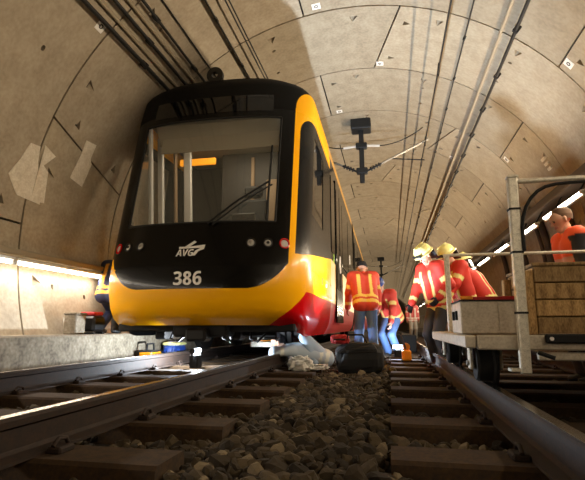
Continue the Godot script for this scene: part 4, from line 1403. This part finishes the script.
func person(called_label: String, at: Vector3, yaw: float, o: Dictionary):
	# local frame: the figure faces +z, its left is +x
	var t = thing("person", called_label, "person", at, yaw, o.get("group", ""))
	var S: float = o.get("scale", 1.0)
	var hipy: float = o.get("hip", 0.92) * S
	var lean := deg_to_rad(o.get("lean", 0.0))
	var roll := deg_to_rad(o.get("roll", 0.0))
	var cell: float = o.get("cell", 0.02)
	var hip: Vector3 = Vector3(0, hipy, 0) + o.get("hip_off", Vector3.ZERO)
	var tb := Basis(Vector3.RIGHT, lean) * Basis(Vector3(0, 0, 1), roll)
	var up := tb * Vector3.UP; var fr := tb * Vector3(0, 0, 1); var rt := tb * Vector3.RIGHT
	var waist := hip + up * 0.14 * S + (Vector3.UP * 0.04 - Vector3.UP * 0.04)
	var chest := hip + up * 0.40 * S
	var neck := hip + up * 0.54 * S
	var hb := Basis(Vector3.RIGHT, lean * 0.6 + deg_to_rad(o.get("nod", 10.0))) * Basis(Vector3.UP, deg_to_rad(o.get("look", 0.0)))
	var hc := neck + (up * 0.5 + hb * Vector3.UP * 0.5).normalized() * 0.155 * S + hb * Vector3(0, 0, 0.02)
	var skin: Color = o.get("skin", Color(0.48, 0.27, 0.18))
	var jc: Color = o.jacket; var sc: Color = o.stripe; var tc: Color = o.trousers
	var glove: Color = o.get("glove", skin)
	var sleeve: Color = o.get("sleeve", jc)
	var body := []; var jk := []; var tr := []
	# torso
	for e in [-1.0, 1.0]:
		body.append([hip + rt * 0.07 * e * S, chest + rt * 0.09 * e * S, 0.095 * S, 0.10 * S, "torso"])
		jk.append([hip - up * 0.06 * S + rt * 0.085 * e * S, waist + rt * 0.08 * e * S, 0.135 * S, 0.13 * S, "torso"])
		jk.append([waist + rt * 0.08 * e * S, chest + rt * 0.10 * e * S, 0.13 * S, 0.135 * S, "torso"])
		jk.append([chest + rt * 0.06 * e * S, neck + rt * 0.10 * e * S - up * 0.03, 0.12 * S, 0.085 * S, "torso"])
		tr.append([hip + rt * 0.07 * e * S, hip + rt * 0.08 * e * S - up * 0.02, 0.12 * S, 0.125 * S, "leg"])
	body.append([chest, neck, 0.09 * S, 0.06 * S, "torso"])
	body.append([neck, hc - hb * Vector3(0, 0.04, 0.01), 0.058 * S, 0.055 * S, "skin"])
	# arms
	var acc := new_acc()
	var hands := []
	for e in [1.0, -1.0]:
		var sh: Vector3 = neck - up * 0.045 * S + rt * 0.185 * e * S
		var target: Vector3 = o.get("hand_l" if e > 0 else "hand_r", Vector3(0.26 * e, hipy - 0.12, 0.08))
		var hint: Vector3 = o.get("elbow_l" if e > 0 else "elbow_r", -fr + rt * e * 0.6 - up * 0.2)
		var a := ik(sh, target, 0.29 * S, 0.26 * S, hint)
		body.append([sh, a[0], 0.05 * S, 0.042 * S, "arm"]); body.append([a[0], a[1], 0.042 * S, 0.028 * S, "arm"])
		jk.append([neck - up * 0.06 * S + rt * 0.10 * e * S, sh, 0.085 * S, 0.085 * S, "torso"])
		jk.append([sh, a[0], 0.085 * S, 0.068 * S, "upper"])
		if not o.get("vest", false):
			jk.append([a[0], a[0].lerp(a[1], 0.94), 0.068 * S, 0.054 * S, "fore"])
		var fd: Vector3 = (a[1] - a[0]).normalized()
		hands.append([a[1], fd, e])
	# legs
	for e in [1.0, -1.0]:
		var hj: Vector3 = hip + rt * 0.09 * e * S - up * 0.03
		var foot: Vector3 = o.get("foot_l" if e > 0 else "foot_r", Vector3(0.11 * e, 0.0, 0.0))
		var ank := foot + Vector3(0, 0.085, 0)
		var a := ik(hj, ank, 0.43 * S, 0.42 * S, o.get("knee", Vector3(0, 0, 1)))
		body.append([hj, a[0], 0.075 * S, 0.052 * S, "leg"]); body.append([a[0], a[1], 0.052 * S, 0.036 * S, "leg"])
		tr.append([hj, a[0], 0.105 * S, 0.078 * S, "leg"]); tr.append([a[0], a[0].lerp(a[1], 0.93), 0.078 * S, 0.072 * S, "shin"])
		var toe: Vector3 = o.get("toe", Vector3(0, 0, 1)).normalized()
		body.append([a[1] - toe * 0.03 - Vector3(0, 0.04, 0), a[1] + toe * 0.06 - Vector3(0, 0.045, 0), 0.042, 0.040, "boot"])
		body.append([a[1] + toe * 0.06 - Vector3(0, 0.045, 0), a[1] + toe * 0.15 - Vector3(0, 0.052, 0), 0.040, 0.032, "boot"])
		body.append([a[1], a[1] + Vector3(0, 0.10, 0), 0.05, 0.052, "boot"])
	var lin := func(c: Color) -> Color: return c
	sdf_into(acc, body, maxf(cell, 0.02), 0.03, func(_p, tg, _t):
		if tg == "boot": return o.get("boots", Color(0.02, 0.02, 0.02))
		if tg == "leg": return tc
		if tg == "torso": return jc
		return skin)
	for h in hands: add_hand(acc, h[0], h[1], h[2], rt * h[2] - fr * 0.3, glove, o.get("hand_cell", 0.008))
	# head
	var H := func(x: float, y: float, z: float) -> Vector3: return hc + hb * Vector3(x, y, z) * S
	var hbones := [[H.call(0, 0.035, -0.02), H.call(0, 0.025, 0.015), 0.088 * S, 0.082 * S, "skin"], [H.call(0, -0.03, 0.02), H.call(0, -0.085, 0.045), 0.066 * S, 0.040 * S, "skin"],
		[H.call(0, 0.012, 0.092), H.call(0, -0.024, 0.108), 0.010 * S, 0.015 * S, "skin"], [H.call(-0.022, -0.058, 0.078), H.call(0.022, -0.058, 0.078), 0.010 * S, 0.010 * S, "mouth"],
		[H.call(-0.03, 0.03, 0.085), H.call(0.03, 0.03, 0.085), 0.012 * S, 0.012 * S, "skin"]]
	for e in [-1.0, 1.0]:
		hbones.append([H.call(0.085 * e, 0.01, -0.005), H.call(0.088 * e, -0.03, 0.0), 0.016 * S, 0.012 * S, "skin"])
		hbones.append([H.call(0.032 * e, 0.008, 0.080), H.call(0.033 * e, 0.008, 0.082), 0.013 * S, 0.013 * S, "eye"])
	sdf_into(acc, hbones, 0.011, 0.016, func(_p, tg, _t):
		if tg == "eye": return Color(0.05, 0.035, 0.03)
		if tg == "mouth": return Color(0.36, 0.13, 0.10)
		return skin)
	obj("body", acc_mesh(acc), M.skin, t)
	# jacket with reflective bands
	acc = new_acc()
	sdf_into(acc, jk, cell, 0.04, func(p, tg, u):
		var q: float = (p - hip).dot(up) / S
		var l: float = absf((p - hip).dot(rt)) / S
		if tg == "torso":
			if o.get("vest", false):
				if (q > 0.13 and q < 0.18) or (q > 0.25 and q < 0.30): return sc
				return jc
			if (q > -0.10 and q < -0.04) or (q > 0.0 and q < 0.05): return sc
			if q > 0.05 and q < 0.46 and l > 0.075 and l < 0.125: return sc
			return jc
		if tg == "upper": return sc if u > 0.55 and u < 0.78 and not o.get("vest", false) else sleeve
		return sc if u > 0.62 and u < 0.82 else sleeve)
	obj("jacket" if not o.get("vest", false) else "safety_vest", acc_mesh(acc), M.skin, t)
	acc = new_acc()
	sdf_into(acc, tr, cell, 0.03, func(_p, tg, u):
		if tg == "shin" and u > 0.55 and u < 0.75 and o.has("leg_band"): return o.leg_band
		return tc)
	obj("trousers", acc_mesh(acc), M.skin, t)
	# headgear
	var hx := Transform3D(hb.scaled(Vector3.ONE * S), hc)
	var kind: String = o.get("head", "hair")
	var st := mb()
	if kind == "helmet" or kind == "cap":
		lathe(st, [Vector2(0.150, 0.015), Vector2(0.152, 0.025), Vector2(0.128, 0.040), Vector2(0.126, 0.075), Vector2(0.112, 0.115), Vector2(0.085, 0.145), Vector2(0.045, 0.162), Vector2(0, 0.168)] if kind == "helmet" else [Vector2(0.120, 0.02), Vector2(0.118, 0.07), Vector2(0.10, 0.115), Vector2(0.06, 0.14), Vector2(0, 0.15)], hx * Transform3D(Basis.IDENTITY, Vector3(0, 0.01, -0.01)), 20, Vector2(0.90, 1.08))
		var hm = obj("helmet", st, o.get("head_mat", M.helmet), t)
		if kind == "helmet":
			st = mb()
			bx(st, hx * Vector3(0, 0.125, 0.0), Vector3(0.03, 0.11, 0.20) * S, 0.01, hb)
			obj("crest", st, o.get("head_mat", M.helmet), hm)
			st = mb()
			bx(st, hx * Vector3(0, 0.055, 0.125), Vector3(0.17, 0.05, 0.02) * S, 0.008, hb)
			obj("visor", st, M.helmet_dark, hm)
			st = mb()
			bx(st, hx * Vector3(0, -0.05, -0.115), Vector3(0.20, 0.15, 0.02) * S, 0.008, hb)
			obj("neck_guard", st, M.helmet_dark, hm)
		else:
			st = mb()
			bx(st, hx * Vector3(0, 0.035, 0.145), Vector3(0.15, 0.012, 0.09) * S, 0.004, hb)
			obj("brim", st, o.get("head_mat", M.helmet), hm)
	else:
		lathe(st, [Vector2(0.098, 0.0), Vector2(0.102, 0.05), Vector2(0.088, 0.10), Vector2(0.05, 0.128), Vector2(0, 0.136)], hx * Transform3D(Basis(Vector3.RIGHT, -0.35), Vector3(0, 0.0, -0.015)), 18, Vector2(0.92, 1.0))
		obj("hair", st, o.get("head_mat", M.hair), t)
	return t

func people():
	var red := Color(0.52, 0.025, 0.015); var lime := Color(0.68, 0.60, 0.22); var dark := Color(0.018, 0.018, 0.02)
	var orange := Color(0.75, 0.11, 0.03); var jeans := Color(0.10, 0.19, 0.42); var navy := Color(0.02, 0.03, 0.08)
	person("firefighter with a pale yellow helmet looking down left of the trolley", Vector3(0.68, -0.03, -7.0), deg_to_rad(-55), {"jacket": red, "stripe": lime, "trousers": dark, "lean": 14, "nod": 30, "skin": Color(0.36, 0.19, 0.12), "head": "helmet", "glove": dark, "hand_r": Vector3(-0.22, 0.86, 0.32), "hand_l": Vector3(0.25, 0.95, 0.22), "cell": 0.016, "hand_cell": 0.006})
	person("firefighter bending forward directly behind the rear trolley post", Vector3(1.14, -0.03, -7.8), deg_to_rad(-62), {"jacket": red, "stripe": lime, "trousers": dark, "lean": 17, "nod": 24, "head": "helmet", "glove": dark, "scale": 1.07, "hip": 0.92, "hand_l": Vector3(0.2, 0.75, 0.6), "hand_r": Vector3(-0.2, 0.7, 0.6), "cell": 0.018})
	person("firefighter stooping rightmost behind the trolley, back turned", Vector3(1.62, -0.03, -8.4), deg_to_rad(-115), {"jacket": red, "stripe": lime, "trousers": dark, "lean": 30, "nod": 5, "head": "helmet", "glove": dark, "scale": 1.1, "hip": 0.90, "hand_l": Vector3(0.2, 0.6, 0.5), "hand_r": Vector3(-0.2, 0.6, 0.5), "cell": 0.02})
	person("man in an orange vest with short hair behind the wooden crate", Vector3(2.00, -0.03, -5.55), deg_to_rad(-84), {"jacket": Color(0.85, 0.10, 0.02), "stripe": Color(0.62, 0.30, 0.20), "trousers": dark, "sleeve": dark, "vest": true, "lean": 7, "nod": 16, "head": "hair", "head_mat": M.grey_hair, "scale": 1.07, "hip": 0.93, "cell": 0.014})
	person("worker in red jacket and jeans bending with back to camera", Vector3(-0.41, -0.03, -8.15), deg_to_rad(190), {"jacket": Color(0.62, 0.06, 0.03), "stripe": Color(0.85, 0.60, 0.12), "trousers": jeans, "lean": 30, "nod": 25, "head": "hair", "hip": 0.98, "scale": 1.03, "hand_l": Vector3(0.30, 0.75, 0.35), "hand_r": Vector3(-0.28, 0.80, 0.35), "foot_l": Vector3(0.13, 0, 0.05), "foot_r": Vector3(-0.12, 0, -0.05), "cell": 0.016})
	person("worker in blue cap, red jacket and jeans stooping behind the other", Vector3(0.03, -0.03, -9.5), deg_to_rad(-30), {"jacket": Color(0.62, 0.06, 0.04), "stripe": Color(0.80, 0.62, 0.20), "trousers": jeans, "lean": 38, "nod": 15, "head": "cap", "head_mat": M.blue, "hip": 0.80, "hand_l": Vector3(0.22, 0.55, 0.45), "hand_r": Vector3(-0.22, 0.6, 0.4), "cell": 0.018})
	person("distant person in a red and white jacket far down the tunnel", Vector3(0.93, -0.03, -21.5), deg_to_rad(10), {"jacket": Color(0.6, 0.12, 0.12), "stripe": Color(0.8, 0.75, 0.7), "trousers": Color(0.35, 0.33, 0.30), "cell": 0.03, "hand_cell": 0.009})
	person("person in navy and orange clothes squeezed behind the car's left edge", Vector3(-3.885, 0.45, -6.02), deg_to_rad(185), {"jacket": navy, "stripe": Color(0.85, 0.42, 0.05), "trousers": navy, "lean": 24, "nod": 20, "head": "hair", "hand_l": Vector3(0.16, 0.5, 0.4), "hand_r": Vector3(-0.16, 0.5, 0.4), "hip": 0.66, "elbow_l": Vector3(0, -0.3, -1), "elbow_r": Vector3(0, -0.3, -1), "scale": 0.88, "cell": 0.018})
	person("person in pale blue trousers crouching under the car's red flank", Vector3(-0.98, -0.03, -6.75), deg_to_rad(-75), {"jacket": Color(0.42, 0.50, 0.56), "stripe": Color(0.70, 0.72, 0.62), "trousers": Color(0.36, 0.47, 0.58), "lean": 78, "nod": -30, "head": "hair", "hip": 0.17, "hand_l": Vector3(0.18, 0.06, 0.72), "hand_r": Vector3(-0.2, 0.06, 0.66), "foot_l": Vector3(0.14, -0.01, 0.10), "foot_r": Vector3(-0.16, -0.01, -0.05), "knee": Vector3(0.2, 0.6, 1), "scale": 0.92, "cell": 0.016})


# ---------------------------------------------------------------- things lying about
func lump(c: Vector3, s: Vector3, sd: int, amp: float, n := 14) -> SurfaceTool:
	# soft irregular bundle
	var st := mb()
	var nz := noise(2.2, sd, 3)
	var g := func(i: int, j: int) -> Vector3:
		var th := PI * i / n; var ph := TAU * j / (n * 2)
		var d := Vector3(sin(th) * cos(ph), cos(th), sin(th) * sin(ph))
		var q := Vector3(signf(d.x) * pow(absf(d.x), 0.6), signf(d.y) * pow(absf(d.y), 0.6), signf(d.z) * pow(absf(d.z), 0.6))
		var k := 1.0 + amp * nz.get_noise_3dv((d + Vector3(sd, 0, 0)) * 1.0)
		var p := c + q * s * k
		return Vector3(p.x, maxf(p.y, c.y - s.y), p.z)
	for i in n:
		for j in n * 2:
			quad(st, g.call(i, j), g.call(i + 1, j), g.call(i + 1, j + 1), g.call(i, j + 1), g.call(i, j) + g.call(i + 1, j + 1) - c * 2)
	return st

func small_things():
	var t = thing("equipment_bag", "big black equipment bag lying on the ballast by the car", "bag", Vector3(-0.38, -0.02, -5.78))
	obj("body", lump(Vector3(0, 0.19, 0), Vector3(0.285, 0.19, 0.15), 5, 0.10), M.bag, t)
	var st := mb()
	tube(st, [Vector3(-0.15, 0.38, 0.10), Vector3(-0.12, 0.47, 0.12), Vector3(0.05, 0.47, 0.12), Vector3(0.10, 0.38, 0.10)], 0.012, 6)
	obj("handle", st, M.rubber, t)
	obj("zip", bar(Vector3(-0.22, 0.26, 0.145), Vector3(0.2, 0.28, 0.14), 0.008, 6), M.dark_steel, t)
	t = thing("red_pouch", "red folded pouch on top of the black equipment bag", "pouch", Vector3(-0.60, 0.345, -5.74))
	obj("body", lump(Vector3(0, 0.05, 0), Vector3(0.11, 0.055, 0.10), 9, 0.25), M.red_cloth, t)
	obj("strap", box(Vector3(0, 0.05, 0.095), Vector3(0.14, 0.02, 0.02), 0.004), M.rubber, t)
	tag(obj("plastic_sheet", lump(Vector3(-1.16, 0.075, -6.12), Vector3(0.14, 0.085, 0.10), 21, 0.7, 16), M.sheet), "crumpled white sheet on the ballast under the car's red flank", "sheet")
	tag(obj("cloth_rag", lump(Vector3(-0.92, 0.03, -6.20), Vector3(0.10, 0.035, 0.06), 24, 0.8, 12), M.sheet), "small white rag on the ballast beside the crumpled sheet", "rag")
	t = thing("lifting_beam", "pale metal lifting beam lying across under the car", "beam", Vector3(-1.75, 0.195, -7.75))
	obj("beam", box(Vector3(0, 0.06, 0), Vector3(1.1, 0.09, 0.12), 0.01), M.galv, t)
	for x in [-0.4, 0.0, 0.4]: obj("jack_cylinder", bar(Vector3(x, 0.10, 0), Vector3(x, 0.24, 0), 0.05, 12), M.white, t)
	obj("hydraulic_hose", bar(Vector3(-0.5, 0.12, 0.05), Vector3(0.5, 0.13, 0.07), 0.012, 6), M.tool_yellow, t)
	# yellow rail tool between the workers and the trolley
	t = thing("hydraulic_pump", "small yellow hydraulic pump standing by the inner rail", "pump", Vector3(0.22, -0.01, -7.7))
	obj("tank", box(Vector3(0, 0.12, 0), Vector3(0.14, 0.16, 0.34), 0.02), M.tool_yellow, t)
	obj("motor", bar(Vector3(0, 0.25, -0.08), Vector3(0, 0.25, 0.12), 0.055, 12), M.tool_yellow, t)
	obj("handle", bar(Vector3(0, 0.2, 0.1), Vector3(-0.08, 0.42, 0.25), 0.013, 8), M.steel, t)
	for z in [-0.13, 0.13]: obj("foot", box(Vector3(0, 0.03, z), Vector3(0.16, 0.05, 0.04), 0.006), M.rubber, t)
	t = thing("tool_case", "dark open tool case beyond the yellow pump", "case", Vector3(0.30, 0.0, -10.4))
	obj("body", box(Vector3(0, 0.20, 0), Vector3(0.42, 0.36, 0.3), 0.02), M.bag, t)
	obj("handle", bar(Vector3(-0.08, 0.39, 0), Vector3(0.08, 0.39, 0), 0.012, 6), M.steel, t)
	# on and before the left walkway
	t = thing("concrete_box", "grey concrete cable box on the left walkway beside the car", "box", Vector3(-3.86, 0.45, -5.28))
	obj("body", box(Vector3(0, 0.12, 0), Vector3(0.17, 0.24, 0.20), 0.012), M.kerb, t)
	obj("lid", box(Vector3(0, 0.252, 0), Vector3(0.185, 0.025, 0.215), 0.008), M.kerb, t)
	t = thing("winch", "dark machine with a red hood on the left walkway behind the concrete box", "machine", Vector3(-3.85, 0.45, -5.60))
	obj("body", box(Vector3(0, 0.13, 0), Vector3(0.26, 0.2, 0.26), 0.03), M.black, t)
	obj("hood", box(Vector3(0, 0.26, 0), Vector3(0.22, 0.05, 0.2), 0.015), M.red_cloth, t)
	for z in [-0.1, 0.1]: obj("foot", box(Vector3(0, 0.012, z), Vector3(0.24, 0.024, 0.05), 0.004), M.rubber, t)
	t = thing("tool_box", "small yellow tool box with a black handle by the left kerb", "tool box", Vector3(-3.44, -0.01, -6.45))
	obj("body", box(Vector3(0, 0.11, 0), Vector3(0.2, 0.2, 0.3), 0.02), M.tool_yellow, t)
	st = mb()
	tube(st, [Vector3(0, 0.20, -0.11), Vector3(0, 0.31, -0.09), Vector3(0, 0.31, 0.09), Vector3(0, 0.20, 0.11)], 0.014, 6)
	obj("handle", st, M.rubber, t)
	obj("lid", box(Vector3(0, 0.205, 0), Vector3(0.205, 0.03, 0.305), 0.01), M.rubber, t)
	t = thing("blue_bundle", "blue bundle with a yellow band by the left kerb", "bundle", Vector3(-3.44, -0.02, -7.25))
	obj("body", lump(Vector3(0, 0.16, 0), Vector3(0.13, 0.17, 0.24), 33, 0.15), M.blue, t)
	obj("band", lump(Vector3(0, 0.295, 0), Vector3(0.137, 0.03, 0.245), 33, 0.1), M.helmet, t)
